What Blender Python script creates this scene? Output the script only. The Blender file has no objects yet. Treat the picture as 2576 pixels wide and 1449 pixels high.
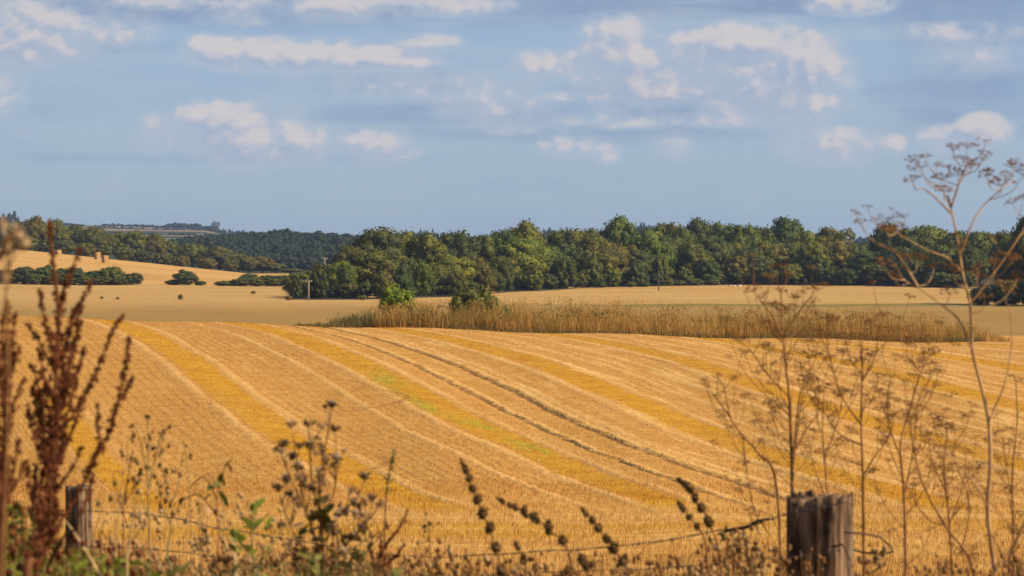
import bpy, math, random
import numpy as np
from mathutils import Vector, Matrix

random.seed(11)
RNG = np.random.default_rng(5)
SC = bpy.context.scene
COL = SC.collection
F, CU, HV = 7304.0, 1288.0, 600.0          # focal length, centre column and eye-level row of a 2576-wide survey of the view


# ------------------------------------------------------------------ helpers
def tag(o, label=None, cat=None, group=None, kind=None):
    if label: o['label'] = label
    if cat: o['category'] = cat
    if group: o['group'] = group
    if kind: o['kind'] = kind
    return o


def link(o, parent=None):
    COL.objects.link(o)
    if parent is not None:
        o.parent = parent
    return o


def empty(name, loc=(0, 0, 0), rz=0.0):
    o = bpy.data.objects.new(name, None)
    o.empty_display_size = 0.1
    o.location = loc
    o.rotation_euler = (0, 0, rz)
    return link(o)


def np_mesh(name, verts, faces, mat=None, smooth=False):
    verts = np.asarray(verts, dtype=np.float32)
    faces = np.asarray(faces, dtype=np.int32)
    k = faces.shape[1]
    me = bpy.data.meshes.new(name)
    me.vertices.add(len(verts))
    me.vertices.foreach_set('co', verts.ravel())
    me.loops.add(faces.size)
    me.loops.foreach_set('vertex_index', faces.ravel())
    me.polygons.add(len(faces))
    me.polygons.foreach_set('loop_start', np.arange(0, faces.size, k, dtype=np.int32))
    me.update(calc_edges=True)
    me.validate()
    if smooth:
        me.polygons.foreach_set('use_smooth', np.ones(len(faces), dtype=bool))
    if mat: me.materials.append(mat)
    return me


def obj(name, me, parent=None, loc=None):
    o = bpy.data.objects.new(name, me)
    if loc is not None: o.location = loc
    return link(o, parent)


class MB:
    """collects tubes, blobs, leaves into one mesh"""
    def __init__(self): self.v = []; self.f = []

    def tube(self, pts, radii, n=5, cap=True):
        pts = [Vector(p) for p in pts]
        b = len(self.v)
        for i, p in enumerate(pts):
            a = pts[max(i - 1, 0)]; c = pts[min(i + 1, len(pts) - 1)]
            d = (c - a)
            if d.length < 1e-9: d = Vector((0, 0, 1))
            d.normalize()
            x = d.orthogonal().normalized() if i == 0 else (x - d * x.dot(d)).normalized()
            y = d.cross(x)
            r = radii[i] if isinstance(radii, (list, tuple)) else radii
            for k in range(n):
                t = 2 * math.pi * k / n
                self.v.append(p + x * (r * math.cos(t)) + y * (r * math.sin(t)))
        for i in range(len(pts) - 1):
            for k in range(n):
                k2 = (k + 1) % n
                self.f.append((b + i * n + k, b + i * n + k2, b + (i + 1) * n + k2, b + (i + 1) * n + k))
        if cap:
            self.f.append(tuple(b + k for k in range(n))[::-1])
            self.f.append(tuple(b + (len(pts) - 1) * n + k for k in range(n)))
        return self

    def blob(self, c, r, sz=1.0, jit=0.25, rng=random, seg=(6, 4), axis=None):
        c = Vector(c); b = len(self.v)
        q = Vector((0, 0, 1)).rotation_difference(Vector(axis).normalized()) if axis is not None else None
        ns, nr = seg
        def put(v):
            v = v * (r * (1 + rng.uniform(-jit, jit)))
            v.z *= sz
            if q: v.rotate(q)
            self.v.append(c + v)
        put(Vector((0, 0, 1)))
        for i in range(1, nr):
            th = math.pi * i / nr
            for k in range(ns):
                ph = 2 * math.pi * (k + 0.5 * (i % 2)) / ns
                put(Vector((math.sin(th) * math.cos(ph), math.sin(th) * math.sin(ph), math.cos(th))))
        put(Vector((0, 0, -1)))
        last = len(self.v) - 1
        for k in range(ns):
            k2 = (k + 1) % ns
            self.f.append((b, b + 1 + k, b + 1 + k2))
            self.f.append((last, b + 1 + (nr - 2) * ns + k2, b + 1 + (nr - 2) * ns + k))
            for i in range(nr - 2):
                a0 = b + 1 + i * ns
                self.f.append((a0 + k, a0 + ns + k, a0 + ns + k2, a0 + k2))
        return self

    def leaf(self, base, tip, w, bend=0.15, roll=0.0):
        base, tip = Vector(base), Vector(tip)
        d = tip - base; L = d.length
        if L < 1e-6: return self
        d.normalize()
        s = d.cross(Vector((0, 0, 1)))
        if s.length < 1e-3: s = Vector((1, 0, 0))
        s.normalize(); s.rotate(Matrix.Rotation(roll, 3, d))
        n = s.cross(d)
        b = len(self.v)
        prof = [(0, .08), (.3, .8), (.6, 1), (.85, .55), (1, .02)]
        for t, k in prof:
            p = base + d * (t * L) - n * (bend * L * t * t)
            self.v += [p - s * (w * .5 * k) + n * (.12 * w * k), p + s * (w * .5 * k) + n * (.12 * w * k)]
        for i in range(4):
            a = b + 2 * i
            self.f.append((a, a + 1, a + 3, a + 2))
        return self

    def mesh(self, name, mat=None, smooth=True):
        me = bpy.data.meshes.new(name)
        me.from_pydata([tuple(p) for p in self.v], [], self.f)
        me.update()
        if smooth:
            me.polygons.foreach_set('use_smooth', [True] * len(me.polygons))
        if mat: me.materials.append(mat)
        return me

    def build(self, name, mat, parent=None, smooth=True, loc=None):
        return obj(name, self.mesh(name, mat, smooth), parent, loc)


def P(u, v, Y):
    """survey reading (column, row) at a depth of Y metres -> point in the place"""
    return Vector(((u - CU) / F * Y, Y, (HV - v) / F * Y))


# ------------------------------------------------------------------ terrain
def sstep(a, b, x):
    t = np.clip((x - a) / (b - a), 0, 1)
    return t * t * (3 - 2 * t)


_tab = np.array([(-80, -1.4), (0, -1.65), (6.4, -1.72), (12, -2.2), (30, -4.6), (50, -6.6), (60, -7.25), (75, -8.05), (90, -8.6),
                 (110, -9.0), (140, -9.0), (170, -8.65), (200, -8.2), (230, -7.95), (260, -7.9), (280, -8.15), (300, -8.8),
                 (340, -10.9), (400, -13.7), (440, -14.45), (520, -14.6), (700, -14.6), (950, -14.6), (1300, -14.8),
                 (1500, -20), (1700, -18), (2100, -7), (2600, -3), (3300, 2.5), (4200, 13), (5000, 20.5), (5600, 24), (6200, 22),
                 (7500, 0), (9500, -30)])
_fy = np.arange(-80, 9500, 2.0)
_fz = np.interp(_fy, _tab[:, 0], _tab[:, 1])
_k = np.exp(-np.linspace(-2, 2, 15) ** 2); _k /= _k.sum()
_fz = np.convolve(np.pad(_fz, 7, mode='edge'), _k, mode='valid')


def terrain(u, Y):
    """ground height at survey column u and depth Y (arrays)"""
    u = np.clip(np.asarray(u, float), -1200, 3800)
    Y = np.asarray(Y, float)
    z = np.interp(Y, _fy, _fz)
    yc = np.interp(u, [-1200, 0, 300, 750, 1200, 1700, 2300, 2576, 3800], [770, 795, 803, 818, 830, 845, 858, 862, 880])
    w = sstep(70, 250, Y) * (1 - sstep(320, 430, Y))
    z = z - (Y / F) * (yc - 812) * w
    # golden hill on the left
    yt = np.interp(u, [-1200, 0, 640, 760], [500, 622, 690, 700])
    zt = -(yt - HV) / F * 1205
    rise = np.maximum(zt + 14.6, 0) * sstep(840, 1215, Y) * (1 - sstep(1300, 1560, Y))
    z = z + rise
    # gentle undulation
    z = z + 0.10 * np.sin(u * 0.013 + Y * 0.045) * sstep(80, 120, Y) * (1 - sstep(900, 1100, Y))
    z = z - sstep(2250, 4600, Y) * 30.0 * sstep(500, 680, u)
    z = z + sstep(2600, 5000, Y) * 4.0 * np.sin(u * 0.0075 + 1.0)
    return z


def gz(X, Y):
    Yq = max(Y, 0.5)
    return float(terrain(CU + F * X / Yq, Y))


# ------------------------------------------------------------------ node helper
class NT:
    def __init__(self, tree): self.t = tree; self.n = tree.nodes; self.l = tree.links

    def node(self, typ, **kw):
        nd = self.n.new(typ)
        for k, v in kw.items(): setattr(nd, k, v)
        return nd

    def put(self, sock, val):
        if isinstance(val, bpy.types.NodeSocket): self.l.new(val, sock)
        elif val is not None:
            if isinstance(val, (tuple, list)) and len(val) == 3 and sock.type == 'RGBA': val = (*val, 1)
            sock.default_value = val

    def m(self, op, a, b=None, c=None, clamp=False):
        nd = self.node('ShaderNodeMath', operation=op, use_clamp=clamp)
        self.put(nd.inputs[0], a)
        if b is not None: self.put(nd.inputs[1], b)
        if c is not None: self.put(nd.inputs[2], c)
        return nd.outputs[0]

    def add(self, a, b): return self.m('ADD', a, b)
    def sub(self, a, b): return self.m('SUBTRACT', a, b)
    def mul(self, a, b): return self.m('MULTIPLY', a, b)

    def ss(self, x, a, b, lo=0.0, hi=1.0):
        nd = self.node('ShaderNodeMapRange', interpolation_type='SMOOTHSTEP')
        self.put(nd.inputs[0], x)
        for i, q in zip((1, 2, 3, 4), (a, b, lo, hi)): self.put(nd.inputs[i], q)
        return nd.outputs[0]

    def noise(self, vec, scale=1.0, detail=3.0, rough=0.55, color=False):
        nd = self.node('ShaderNodeTexNoise')
        if vec is not None: self.put(nd.inputs['Vector'], vec)
        self.put(nd.inputs['Scale'], scale); self.put(nd.inputs['Detail'], detail); self.put(nd.inputs['Roughness'], rough)
        return nd.outputs['Color' if color else 'Fac']

    def xyz(self, x, y, z=0.0):
        nd = self.node('ShaderNodeCombineXYZ')
        for i, q in enumerate((x, y, z)): self.put(nd.inputs[i], q)
        return nd.outputs[0]

    def sep(self, v):
        nd = self.node('ShaderNodeSeparateXYZ'); self.put(nd.inputs[0], v)
        return nd.outputs

    def mix(self, f, a, b, mode='MIX'):
        nd = self.node('ShaderNodeMixRGB', blend_type=mode)
        self.put(nd.inputs[0], f); self.put(nd.inputs[1], a); self.put(nd.inputs[2], b)
        return nd.outputs[0]

    def ramp(self, f, stops):
        nd = self.node('ShaderNodeValToRGB')
        self.put(nd.inputs[0], f)
        el = nd.color_ramp.elements
        while len(el) < len(stops): el.new(0.5)
        for e, (p, c) in zip(el, stops): e.position = p; e.color = (*c, 1)
        return nd.outputs[0]

    def scale3(self, v, s):
        nd = self.node('ShaderNodeVectorMath', operation='MULTIPLY')
        self.put(nd.inputs[0], v); nd.inputs[1].default_value = s
        return nd.outputs[0]


def new_mat(name):
    m = bpy.data.materials.new(name); m.use_nodes = True
    m.node_tree.nodes.clear()
    n = NT(m.node_tree)
    out = n.node('ShaderNodeOutputMaterial')
    return m, n, out


def principled(n, out, color, rough=0.8, spec=0.25, bump=None, bstr=0.5, bdist=0.05, transl=0.0):
    b = n.node('ShaderNodeBsdfPrincipled')
    n.put(b.inputs['Base Color'], color); n.put(b.inputs['Roughness'], rough)
    b.inputs['Specular IOR Level'].default_value = spec
    if bump is not None:
        bp = n.node('ShaderNodeBump'); bp.inputs['Strength'].default_value = bstr; bp.inputs['Distance'].default_value = bdist
        n.put(bp.inputs['Height'], bump); n.l.new(bp.outputs[0], b.inputs['Normal'])
    sh = b.outputs[0]
    if transl > 0:
        t = n.node('ShaderNodeBsdfTranslucent'); n.put(t.inputs['Color'], color)
        mx = n.node('ShaderNodeMixShader'); mx.inputs[0].default_value = transl
        n.l.new(sh, mx.inputs[1]); n.l.new(t.outputs[0], mx.inputs[2]); sh = mx.outputs[0]
    n.l.new(sh, out.inputs[0])
    return b


def simple_mat(name, c1, c2, scale=30.0, rough=0.8, island=0.0, transl=0.0, spec=0.2):
    """colour wandering between c1 and c2 by noise and from piece to piece"""
    m, n, out = new_mat(name)
    pos = n.node('ShaderNodeTexCoord').outputs['Object']
    f = n.noise(pos, scale, 3)
    f = n.ss(f, 0.3, 0.7)
    if island > 0:
        g = n.node('ShaderNodeNewGeometry')
        f = n.add(n.mul(f, 1 - island), n.mul(g.outputs['Random Per Island'], island))
    principled(n, out, n.mix(f, c1, c2), rough, spec, transl=transl)
    return m


def world_pos(n): return n.node('ShaderNodeNewGeometry').outputs['Position']


# ------------------------------------------------------------------ materials: ground
def mat_stubble_field(blade=False):
    m, n, out = new_mat('standing_stubble' if blade else 'cut_wheat_field')
    uv = n.node('ShaderNodeUVMap'); uv.uv_map = 'swath'
    su, tu, _ = n.sep(uv.outputs[0])
    pos = world_pos(n)
    px, py, pz = n.sep(pos)
    w1 = n.sub(n.noise(pos, 0.12, 3), 0.5)
    w2 = n.sub(n.noise(pos, 0.9, 3), 0.5)
    s = n.add(su, n.add(n.mul(w1, 0.05), n.mul(w2, 0.06)))
    # straw grain at several sizes
    g1 = n.noise(n.xyz(px, n.mul(py, 0.45), pz), 5.0, 4, 0.7)
    g2 = n.noise(pos, 0.55, 4, 0.6)
    g3 = n.noise(n.xyz(n.mul(s, 16.0), n.mul(tu, 0.05)), 1.0, 4, 0.6)      # streaks running with the swaths
    g4 = n.noise(n.xyz(n.mul(s, 60.0), n.mul(tu, 0.25)), 1.0, 3, 0.6)
    base = n.mix(n.ss(g2, 0.3, 0.7), (0.45, 0.208, 0.033), (0.53, 0.268, 0.053))
    right = n.ss(su, 2.15, 3.0)
    pale_c = (0.74, 0.455, 0.16)
    gold_c = n.mix(n.ss(g2, 0.35, 0.65), (0.44, 0.190, 0.005), (0.53, 0.260, 0.010))
    # streaky straw
    base = n.mix(n.mul(n.ss(g3, 0.48, 0.72), n.add(0.18, n.mul(right, 0.55))), base, pale_c)
    base = n.mix(n.mul(n.ss(g3, 0.46, 0.3), 0.35), base, (0.42, 0.20, 0.05))
    # drill rows
    dr = n.m('SINE', n.mul(s, 2 * math.pi * 17.0))
    dr = n.mul(n.ss(dr, 0.45, 0.95), n.mul(n.ss(g1, 0.35, 0.6), n.ss(n.noise(pos, 0.06, 2), 0.35, 0.6, 0.45, 1.0)))
    base = n.mix(n.mul(dr, n.ss(su, 2.25, 1.9, 0.15, 0.8)), base, (0.27, 0.11, 0.02))
    # bands
    fr = n.sub(n.m('FRACT', n.add(s, 0.5)), 0.5)
    af = n.m('ABSOLUTE', fr)
    gold = n.ss(n.add(af, n.mul(n.sub(n.noise(n.xyz(n.mul(tu, 0.05), n.mul(n.m('ROUND', s), 9.1), n.mul(fr, 4.0)), 1.0, 4), 0.5), 0.09)), 0.112, 0.086)
    fade = n.ss(n.noise(n.xyz(n.mul(n.m('ROUND', s), 7.3), n.mul(tu, 0.035)), 1.0, 2), 0.30, 0.5, 0.75, 1.0)
    gold = n.mul(gold, n.m('MAXIMUM', n.ss(su, 0.3, 0.6), n.mul(n.ss(tu, 185, 130), n.ss(su, -0.6, -0.2))))
    gold = n.mul(n.mul(gold, fade), n.ss(g4, 0.2, 0.5, 0.75, 1.0))
    edge = n.m('MAXIMUM', n.mul(n.ss(n.m('ABSOLUTE', n.sub(fr, 0.145)), 0.045, 0.008), 0.9), n.mul(n.ss(n.m('ABSOLUTE', n.add(fr, 0.15)), 0.042, 0.008), 0.85))
    wv = n.mul(n.sub(n.noise(n.xyz(n.mul(tu, 0.03), n.mul(n.m('FLOOR', s), 5.7)), 1.0, 3), 0.5), 0.16)   # swaths drift a little
    lf = n.ss(su, 1.25, 1.5)
    mid = n.mul(n.ss(n.m('ABSOLUTE', n.sub(n.m('FRACT', s), n.add(0.62, n.mul(wv, right)))), 0.042, 0.006), n.mul(lf, 0.85))
    mid2 = n.mul(n.ss(n.m('ABSOLUTE', n.sub(n.m('FRACT', s), n.add(0.38, n.mul(wv, 1.6)))), 0.035, 0.004), n.mul(right, 0.7))
    edge = n.mul(edge, n.mul(n.ss(su, 0.45, 0.75, 0.25, 1.0), n.ss(n.noise(n.xyz(n.mul(tu, 0.06), n.mul(n.m('ROUND', s), 3.1), fr), 1.0, 3), 0.32, 0.55, 0.35, 1.0)))
    pale = n.m('MAXIMUM', n.m('MAXIMUM', edge, mid), mid2)
    pale = n.mul(n.mul(pale, n.ss(g1, 0.25, 0.62, 0.25, 1.0)), n.ss(g4, 0.25, 0.6, 0.4, 1.0))
    base = n.mix(n.mul(pale, 0.6), base, pale_c)
    base = n.mix(gold, base, gold_c)
    # dark furrow line on the near side of the first bands
    fl = n.mul(n.ss(n.m('ABSOLUTE', n.add(fr, 0.195)), 0.014, 0.004), n.ss(g4, 0.4, 0.6))
    base = n.mix(n.mul(fl, 0.45), base, (0.27, 0.13, 0.04))
    # green regrowth in the third band
    gp = n.noise(n.xyz(n.mul(s, 9.0), n.mul(tu, 0.085), 3.3), 1.0, 4, 0.65)
    green = n.mul(n.mul(n.ss(gp, 0.46, 0.57), n.ss(n.m('ABSOLUTE', n.sub(s, 1.985)), 0.115, 0.07)),
                  n.mul(n.ss(tu, 112, 122), n.ss(tu, 200, 175)))
    green = n.mul(green, n.ss(g1, 0.3, 0.55))
    base = n.mix(n.mul(green, 0.75), base, n.mix(n.ss(g4, 0.4, 0.6), (0.27, 0.19, 0.010), (0.36, 0.33, 0.02)))
    # wheel tracks
    brk = n.ss(n.noise(n.xyz(n.mul(tu, 0.22), s), 1.0, 4, 0.7), 0.36, 0.5)
    t1 = n.mul(n.ss(n.m('ABSOLUTE', n.sub(s, 2.31)), 0.017, 0.004), n.mul(brk, 0.8))
    t2 = n.mul(n.ss(n.m('ABSOLUTE', n.sub(s, 2.51)), 0.023, 0.006), n.add(0.35, n.mul(brk, 0.6)))
    rim = n.m('MAXIMUM', n.ss(n.m('ABSOLUTE', n.sub(s, 2.345)), 0.02, 0.006), n.ss(n.m('ABSOLUTE', n.sub(s, 2.56)), 0.028, 0.008))
    trk = n.mul(n.m('MAXIMUM', t1, t2), n.mul(n.ss(tu, 92, 106), 0.8))
    base = n.mix(n.mul(rim, n.mul(brk, 0.5)), base, pale_c)
    base = n.mix(trk, base, n.mix(g1, (0.10, 0.036, 0.006), (0.22, 0.095, 0.022)))
    # turning marks of the machine
    for cx, cy, R in ((-13.3, 171.0, 4.6), (-11.2, 160.0, 5.4), (-9.5, 118.0, 4.4)):
        dd = n.m('SQRT', n.add(n.m('POWER', n.sub(px, cx), 2.0), n.m('POWER', n.mul(n.sub(py, cy), 0.55), 2.0)))
        ring = n.mul(n.ss(n.m('ABSOLUTE', n.sub(dd, R)), 0.35, 0.1), n.mul(n.ss(px, cx + 1.5, cx + 3.0), n.ss(g2, 0.35, 0.6)))
        base = n.mix(n.mul(ring, 0.75), base, (0.30, 0.12, 0.02))
    # headland: rows run along the fence
    hy = n.add(py, n.add(n.mul(px, -0.10), n.mul(w1, 9.0)))
    hl = n.ss(hy, 95.0, 91.0)
    hn = n.noise(n.xyz(n.mul(px, 0.04), n.mul(hy, 0.8)), 1.0, 4, 0.6)
    hc = n.mix(n.ss(hn, 0.35, 0.65), (0.48, 0.235, 0.045), (0.58, 0.32, 0.080))
    hgold = n.mul(n.ss(n.m('ABSOLUTE', n.sub(hy, 83.0)), 4.5, 2.0), n.ss(n.noise(n.xyz(n.mul(px, 0.12), hy), 0.5, 3), 0.4, 0.55))
    hgold2 = n.mul(n.ss(n.m('ABSOLUTE', n.sub(hy, 93.0)), 0.9, 0.3), 0.6)
    hc = n.mix(n.mul(n.m('MAXIMUM', hgold, hgold2), 0.85), hc, (0.48, 0.24, 0.016))
    base = n.mix(n.mul(hl, 0.95), base, hc)
    # fine grain
    ga = n.noise(n.xyz(n.mul(px, 5.0), n.mul(py, 0.75)), 1.0, 4, 0.75)
    gb = n.noise(n.xyz(n.mul(px, 2.2), n.mul(py, 0.22)), 1.0, 4, 0.75)
    gr = n.mix(n.ss(py, 120, 220), ga, gb)
    base = n.mix(n.ss(gr, 0.52, 0.75, 0.0, 0.55), base, pale_c)
    base = n.mix(n.ss(gr, 0.46, 0.26, 0.0, 0.6), base, (0.27, 0.12, 0.025))
    hgt = n.add(n.mul(gr, 0.6), n.mul(n.m('MAXIMUM', pale, rim), 0.5))
    hgt = n.sub(hgt, n.mul(trk, 1.2))
    if blade:
        ri = n.node('ShaderNodeNewGeometry').outputs['Random Per Island']
        v = n.ramp(ri, [(0.0, (0.90, 0.86, 0.78)), (0.4, (1.03, 1.02, 1.0)), (0.85, (1.14, 1.15, 1.18)), (1.0, (1.35, 1.5, 1.9))])
        base = n.mix(1.0, base, v, 'MULTIPLY')
        principled(n, out, base, 0.7, 0.2, transl=0.3)
        return m
    principled(n, out, base, 0.85, 0.15, bump=hgt, bstr=0.6, bdist=0.12)
    return m


def mat_pasture():
    m, n, out = new_mat('dry_pasture_grass')
    pos = world_pos(n); px, py, pz = n.sep(pos)
    a = n.noise(n.xyz(n.mul(px, 0.05), n.mul(py, 0.09)), 1.0, 4, 0.6)
    b = n.noise(n.xyz(px, n.mul(py, 0.3)), 0.8, 4, 0.7)
    c = n.mix(n.ss(a, 0.35, 0.65), (0.32, 0.178, 0.044), (0.37, 0.215, 0.058))
    c = n.mix(n.ss(py, 640, 540, 0.0, 0.5), c, (0.27, 0.165, 0.038))
    c = n.mix(n.ss(b, 0.5, 0.75, 0.0, 0.5), c, (0.19, 0.115, 0.026))
    # beyond: paler stubble, softly joined on the left, cut off by a green strip on the right
    fa = n.noise(n.xyz(n.mul(px, 0.012), n.mul(py, 0.06)), 1.0, 4, 0.6)
    fc = n.mix(n.ss(fa, 0.35, 0.65), (0.44, 0.245, 0.068), (0.52, 0.31, 0.10))
    fc = n.mix(n.ss(n.noise(n.xyz(n.mul(px, 0.5), n.mul(py, 0.15)), 1.0, 4, 0.7), 0.45, 0.7, 0.0, 0.6), fc, (0.31, 0.175, 0.045))
    tl = n.m('SINE', n.mul(n.add(py, n.mul(px, 0.12)), 0.42))
    fc = n.mix(n.ss(tl, 0.86, 0.98, 0.0, 0.35), fc, (0.30, 0.18, 0.05))
    soft = n.ss(px, 5, -25, 8, 110)
    fb = n.m('DIVIDE', n.sub(n.add(py, n.mul(n.sub(a, 0.5), 60.0)), n.sub(648.0, n.mul(soft, 0.62))), soft)
    c = n.mix(n.m('MULTIPLY', fb, 1.0, clamp=True), c, fc)
    # the green strip at the far side, right of the bushes
    st = n.mul(n.ss(n.m('ABSOLUTE', n.sub(py, n.add(634.0, n.mul(n.sub(a, 0.5), 14.0)))), 17.0, 7.0), n.ss(px, 5, 30))
    c = n.mix(n.mul(st, 0.7), c, (0.155, 0.14, 0.022))
    # rank grass at the foot of the crest
    st2 = n.mul(n.ss(py, 452, 435), n.ss(a, 0.40, 0.55))
    c = n.mix(n.mul(st2, 0.35), c, (0.20, 0.15, 0.035))
    principled(n, out, c, 0.9, 0.1, bump=b, bstr=0.4, bdist=0.2)
    return m


def mat_far_field(name, c1, c2, sy=0.06):
    m, n, out = new_mat(name)
    pos = world_pos(n); px, py, pz = n.sep(pos)
    a = n.noise(n.xyz(n.mul(px, 0.012), n.mul(py, sy)), 1.0, 4, 0.6)
    b = n.noise(n.xyz(n.mul(px, 0.5), n.mul(py, 0.15)), 1.0, 4, 0.7)
    c = n.mix(n.ss(a, 0.35, 0.65), c1, c2)
    c = n.mix(n.ss(b, 0.5, 0.75, 0.0, 0.45), c, (c1[0] * .75, c1[1] * .72, c1[2] * .6))
    principled(n, out, c, 0.9, 0.1, bump=b, bstr=0.3, bdist=0.2)
    return m


def mat_hills():
    m, n, out = new_mat('far_hill_land')
    pos = world_pos(n); px, py, pz = n.sep(pos)
    a = n.noise(n.xyz(n.mul(px, 0.0035), n.mul(py, 0.0025)), 1.0, 2, 0.5)
    wood = n.m('MAXIMUM', n.ss(a, 0.50, 0.54), n.ss(n.m('DIVIDE', px, py), -0.095, -0.088))
    fld = n.mix(n.ss(n.noise(n.xyz(n.mul(px, 0.004), n.mul(py, 0.006)), 1.7, 1), 0.45, 0.55), (0.36, 0.21, 0.13), (0.13, 0.12, 0.045))
    c = n.mix(wood, fld, (0.035, 0.05, 0.02))
    near = n.ss(py, 2400, 2100)
    c = n.mix(near, c, (0.05, 0.055, 0.02))
    principled(n, out, c, 0.95, 0.05)
    return m


def mat_verge():
    m, n, out = new_mat('rough_verge')
    pos = world_pos(n)
    a = n.noise(pos, 1.2, 4, 0.6); b = n.noise(pos, 14.0, 4, 0.7)
    c = n.mix(n.ss(a, 0.35, 0.65), (0.16, 0.11, 0.04), (0.08, 0.09, 0.025))
    c = n.mix(n.ss(b, 0.45, 0.7, 0.0, 0.7), c, (0.30, 0.21, 0.09))
    principled(n, out, c, 0.95, 0.05, bump=b, bstr=0.8, bdist=0.05)
    return m


# ------------------------------------------------------------------ ground sheets
UC = np.concatenate([np.array([-26000, -14000, -8000, -5000, -3200, -2000, -1300, -800]), np.arange(-500, 3081, 8.0),
                     np.array([3400, 3900, 4700, 6000, 8000, 11000, 17000, 28000])])


def sheet(name, Ys, mat, kind='structure', cols=UC, uvfun=None):
    Ys = np.asarray(Ys, float)
    U, YY = np.meshgrid(cols, Ys)
    Z = terrain(U, YY)
    X = (U - CU) / F * YY
    nv, nu = U.shape
    st = None
    if uvfun is not None:                       # straw rows stand up a little, wheel tracks are pressed in
        st = uvfun(U.ravel(), (HV + F * (-Z) / YY).ravel(), YY.ravel())
        s = st[:, 0].reshape(U.shape); fr = s - np.round(s); fl = s - np.floor(s)
        g = lambda d, w: np.exp(-(d / w) ** 2)
        right = sstep(2.2, 3.0, s)
        rr = np.maximum.reduce([g(fr - .145, .03) * sstep(.45, .75, s), g(fr + .15, .03) * sstep(.45, .75, s), g(fl - .62, .03) * sstep(1.25, 1.5, s), g(fl - .38, .025) * right, g(s - 2.345, .016), g(s - 2.56, .02)])
        rr = rr * np.clip(0.5 + 0.5 * np.sin(YY * .37 + np.sin(X * .5) * 3) + 0.5 * RNG.normal(size=U.shape), 0, 1.5) * (1 - sstep(250, 300, YY)) * sstep(88, 100, YY)
        tr = np.maximum(g(s - 2.31, .014), g(s - 2.51, .02)) * sstep(90, 104, YY)
        Z = Z + 0.05 * rr - 0.05 * tr + RNG.normal(size=U.shape) * 0.012
    verts = np.stack([X, YY, Z], -1).reshape(-1, 3)
    i, j = np.meshgrid(np.arange(nv - 1), np.arange(nu - 1), indexing='ij')
    a = (i * nu + j).ravel()
    faces = np.stack([a, a + 1, a + nu + 1, a + nu], -1)
    me = np_mesh(name, verts, faces, mat, True)
    if uvfun is not None:
        lay = me.uv_layers.new(name='swath')
        idx = np.empty(len(me.loops), dtype=np.int32)
        me.loops.foreach_get('vertex_index', idx)
        lay.data.foreach_set('uv', st[idx].astype(np.float32).ravel())
    o = obj(name, me)
    if kind: o['kind'] = kind
    return o


# rows of the combine harvester, each as surveyed (column, row) points from the crest down to the headland
SW = [
    (-1, [(-420, 795), (-250, 907), (-120, 1000), (-60, 1094), (0, 1183), (60, 1240), (170, 1300), (420, 1449)]),
    (0, [(-110, 795), (-20, 850), (35, 907), (110, 1000), (178, 1094), (249, 1183), (310, 1240), (440, 1300), (700, 1449)]),
    (1, [(235, 795), (349, 830), (475, 908), (565, 988), (645, 1046), (715, 1100), (880, 1187), (990, 1250), (1130, 1285), (1500, 1449)]),
    (2, [(560, 805), (640, 822), (719, 835), (790, 865), (916, 919), (1065, 1000), (1200, 1074), (1350, 1133), (1464, 1190), (1613, 1240), (1705, 1275), (2150, 1449)]),
    (2.31, [(700, 812), (872, 852), (946, 878), (1065, 930), (1139, 967), (1242, 1022), (1316, 1059), (1409, 1104), (1501, 1141), (1594, 1174), (1698, 1211), (1880, 1280), (2320, 1449)]),
    (2.51, [(760, 812), (920, 845), (1020, 874), (1094, 900), (1187, 937), (1298, 989), (1390, 1041), (1501, 1089), (1613, 1133), (1724, 1174), (1811, 1200), (2030, 1280), (2450, 1449)]),
    (3, [(900, 815), (1027, 833), (1131, 852), (1224, 878), (1335, 904), (1427, 937), (1520, 978), (1613, 1015), (1700, 1056), (1828, 1107), (2000, 1165), (2200, 1222), (2440, 1290), (3000, 1449)]),
    (4, [(1240, 820), (1379, 839), (1501, 856), (1613, 878), (1724, 904), (1858, 954), (1978, 993), (2128, 1041), (2214, 1068), (2576, 1170), (3000, 1290), (3600, 1449)]),
    (5, [(1640, 830), (1791, 851), (1948, 879), (2128, 912), (2214, 930), (2576, 1025), (3000, 1140), (3500, 1280), (4100, 1449)]),
    (6, [(1850, 840), (2010, 858), (2200, 874), (2341, 890), (2576, 930), (3000, 1010), (3500, 1120), (4300, 1300), (5000, 1449)]),
    (7, [(2100, 845), (2400, 862), (2700, 880), (3200, 940), (4000, 1080), (6000, 1449)]),
]


def swath_uv(u, v, Y):
    vq = np.clip(v, 780, 1500)
    ks = np.array([k for k, _ in SW], float)
    us = np.empty((len(SW), len(u)))
    for i, (k, pts) in enumerate(SW):
        p = np.array(pts, float)
        vv = np.arange(780, 1501, 1.0)
        q = np.interp(vv, p[:, 1], p[:, 0])
        lo = vv < p[0, 1]
        sl = (p[1, 0] - p[0, 0]) / (p[1, 1] - p[0, 1]); q[lo] = p[0, 0] + sl * (vv[lo] - p[0, 1])
        hi = vv > p[-1, 1]
        sl = (p[-1, 0] - p[-2, 0]) / (p[-1, 1] - p[-2, 1]); q[hi] = p[-1, 0] + sl * (vv[hi] - p[-1, 1])
        kk = np.ones(25) / 25
        q = np.convolve(np.pad(q, 12, mode='reflect', reflect_type='odd'), kk, mode='valid')
        us[i] = np.interp(vq, vv, q)
    s = np.empty(len(u))
    for i in range(len(SW) - 1):
        a, b = us[i], us[i + 1]
        d = np.maximum(b - a, 5.0)
        t = (u - a) / d
        sel = (u >= a) if i > 0 else np.ones(len(u), bool)
        s = np.where(sel, ks[i] + t * (ks[i + 1] - ks[i]), s)
    return np.stack([s, Y], -1)


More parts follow.
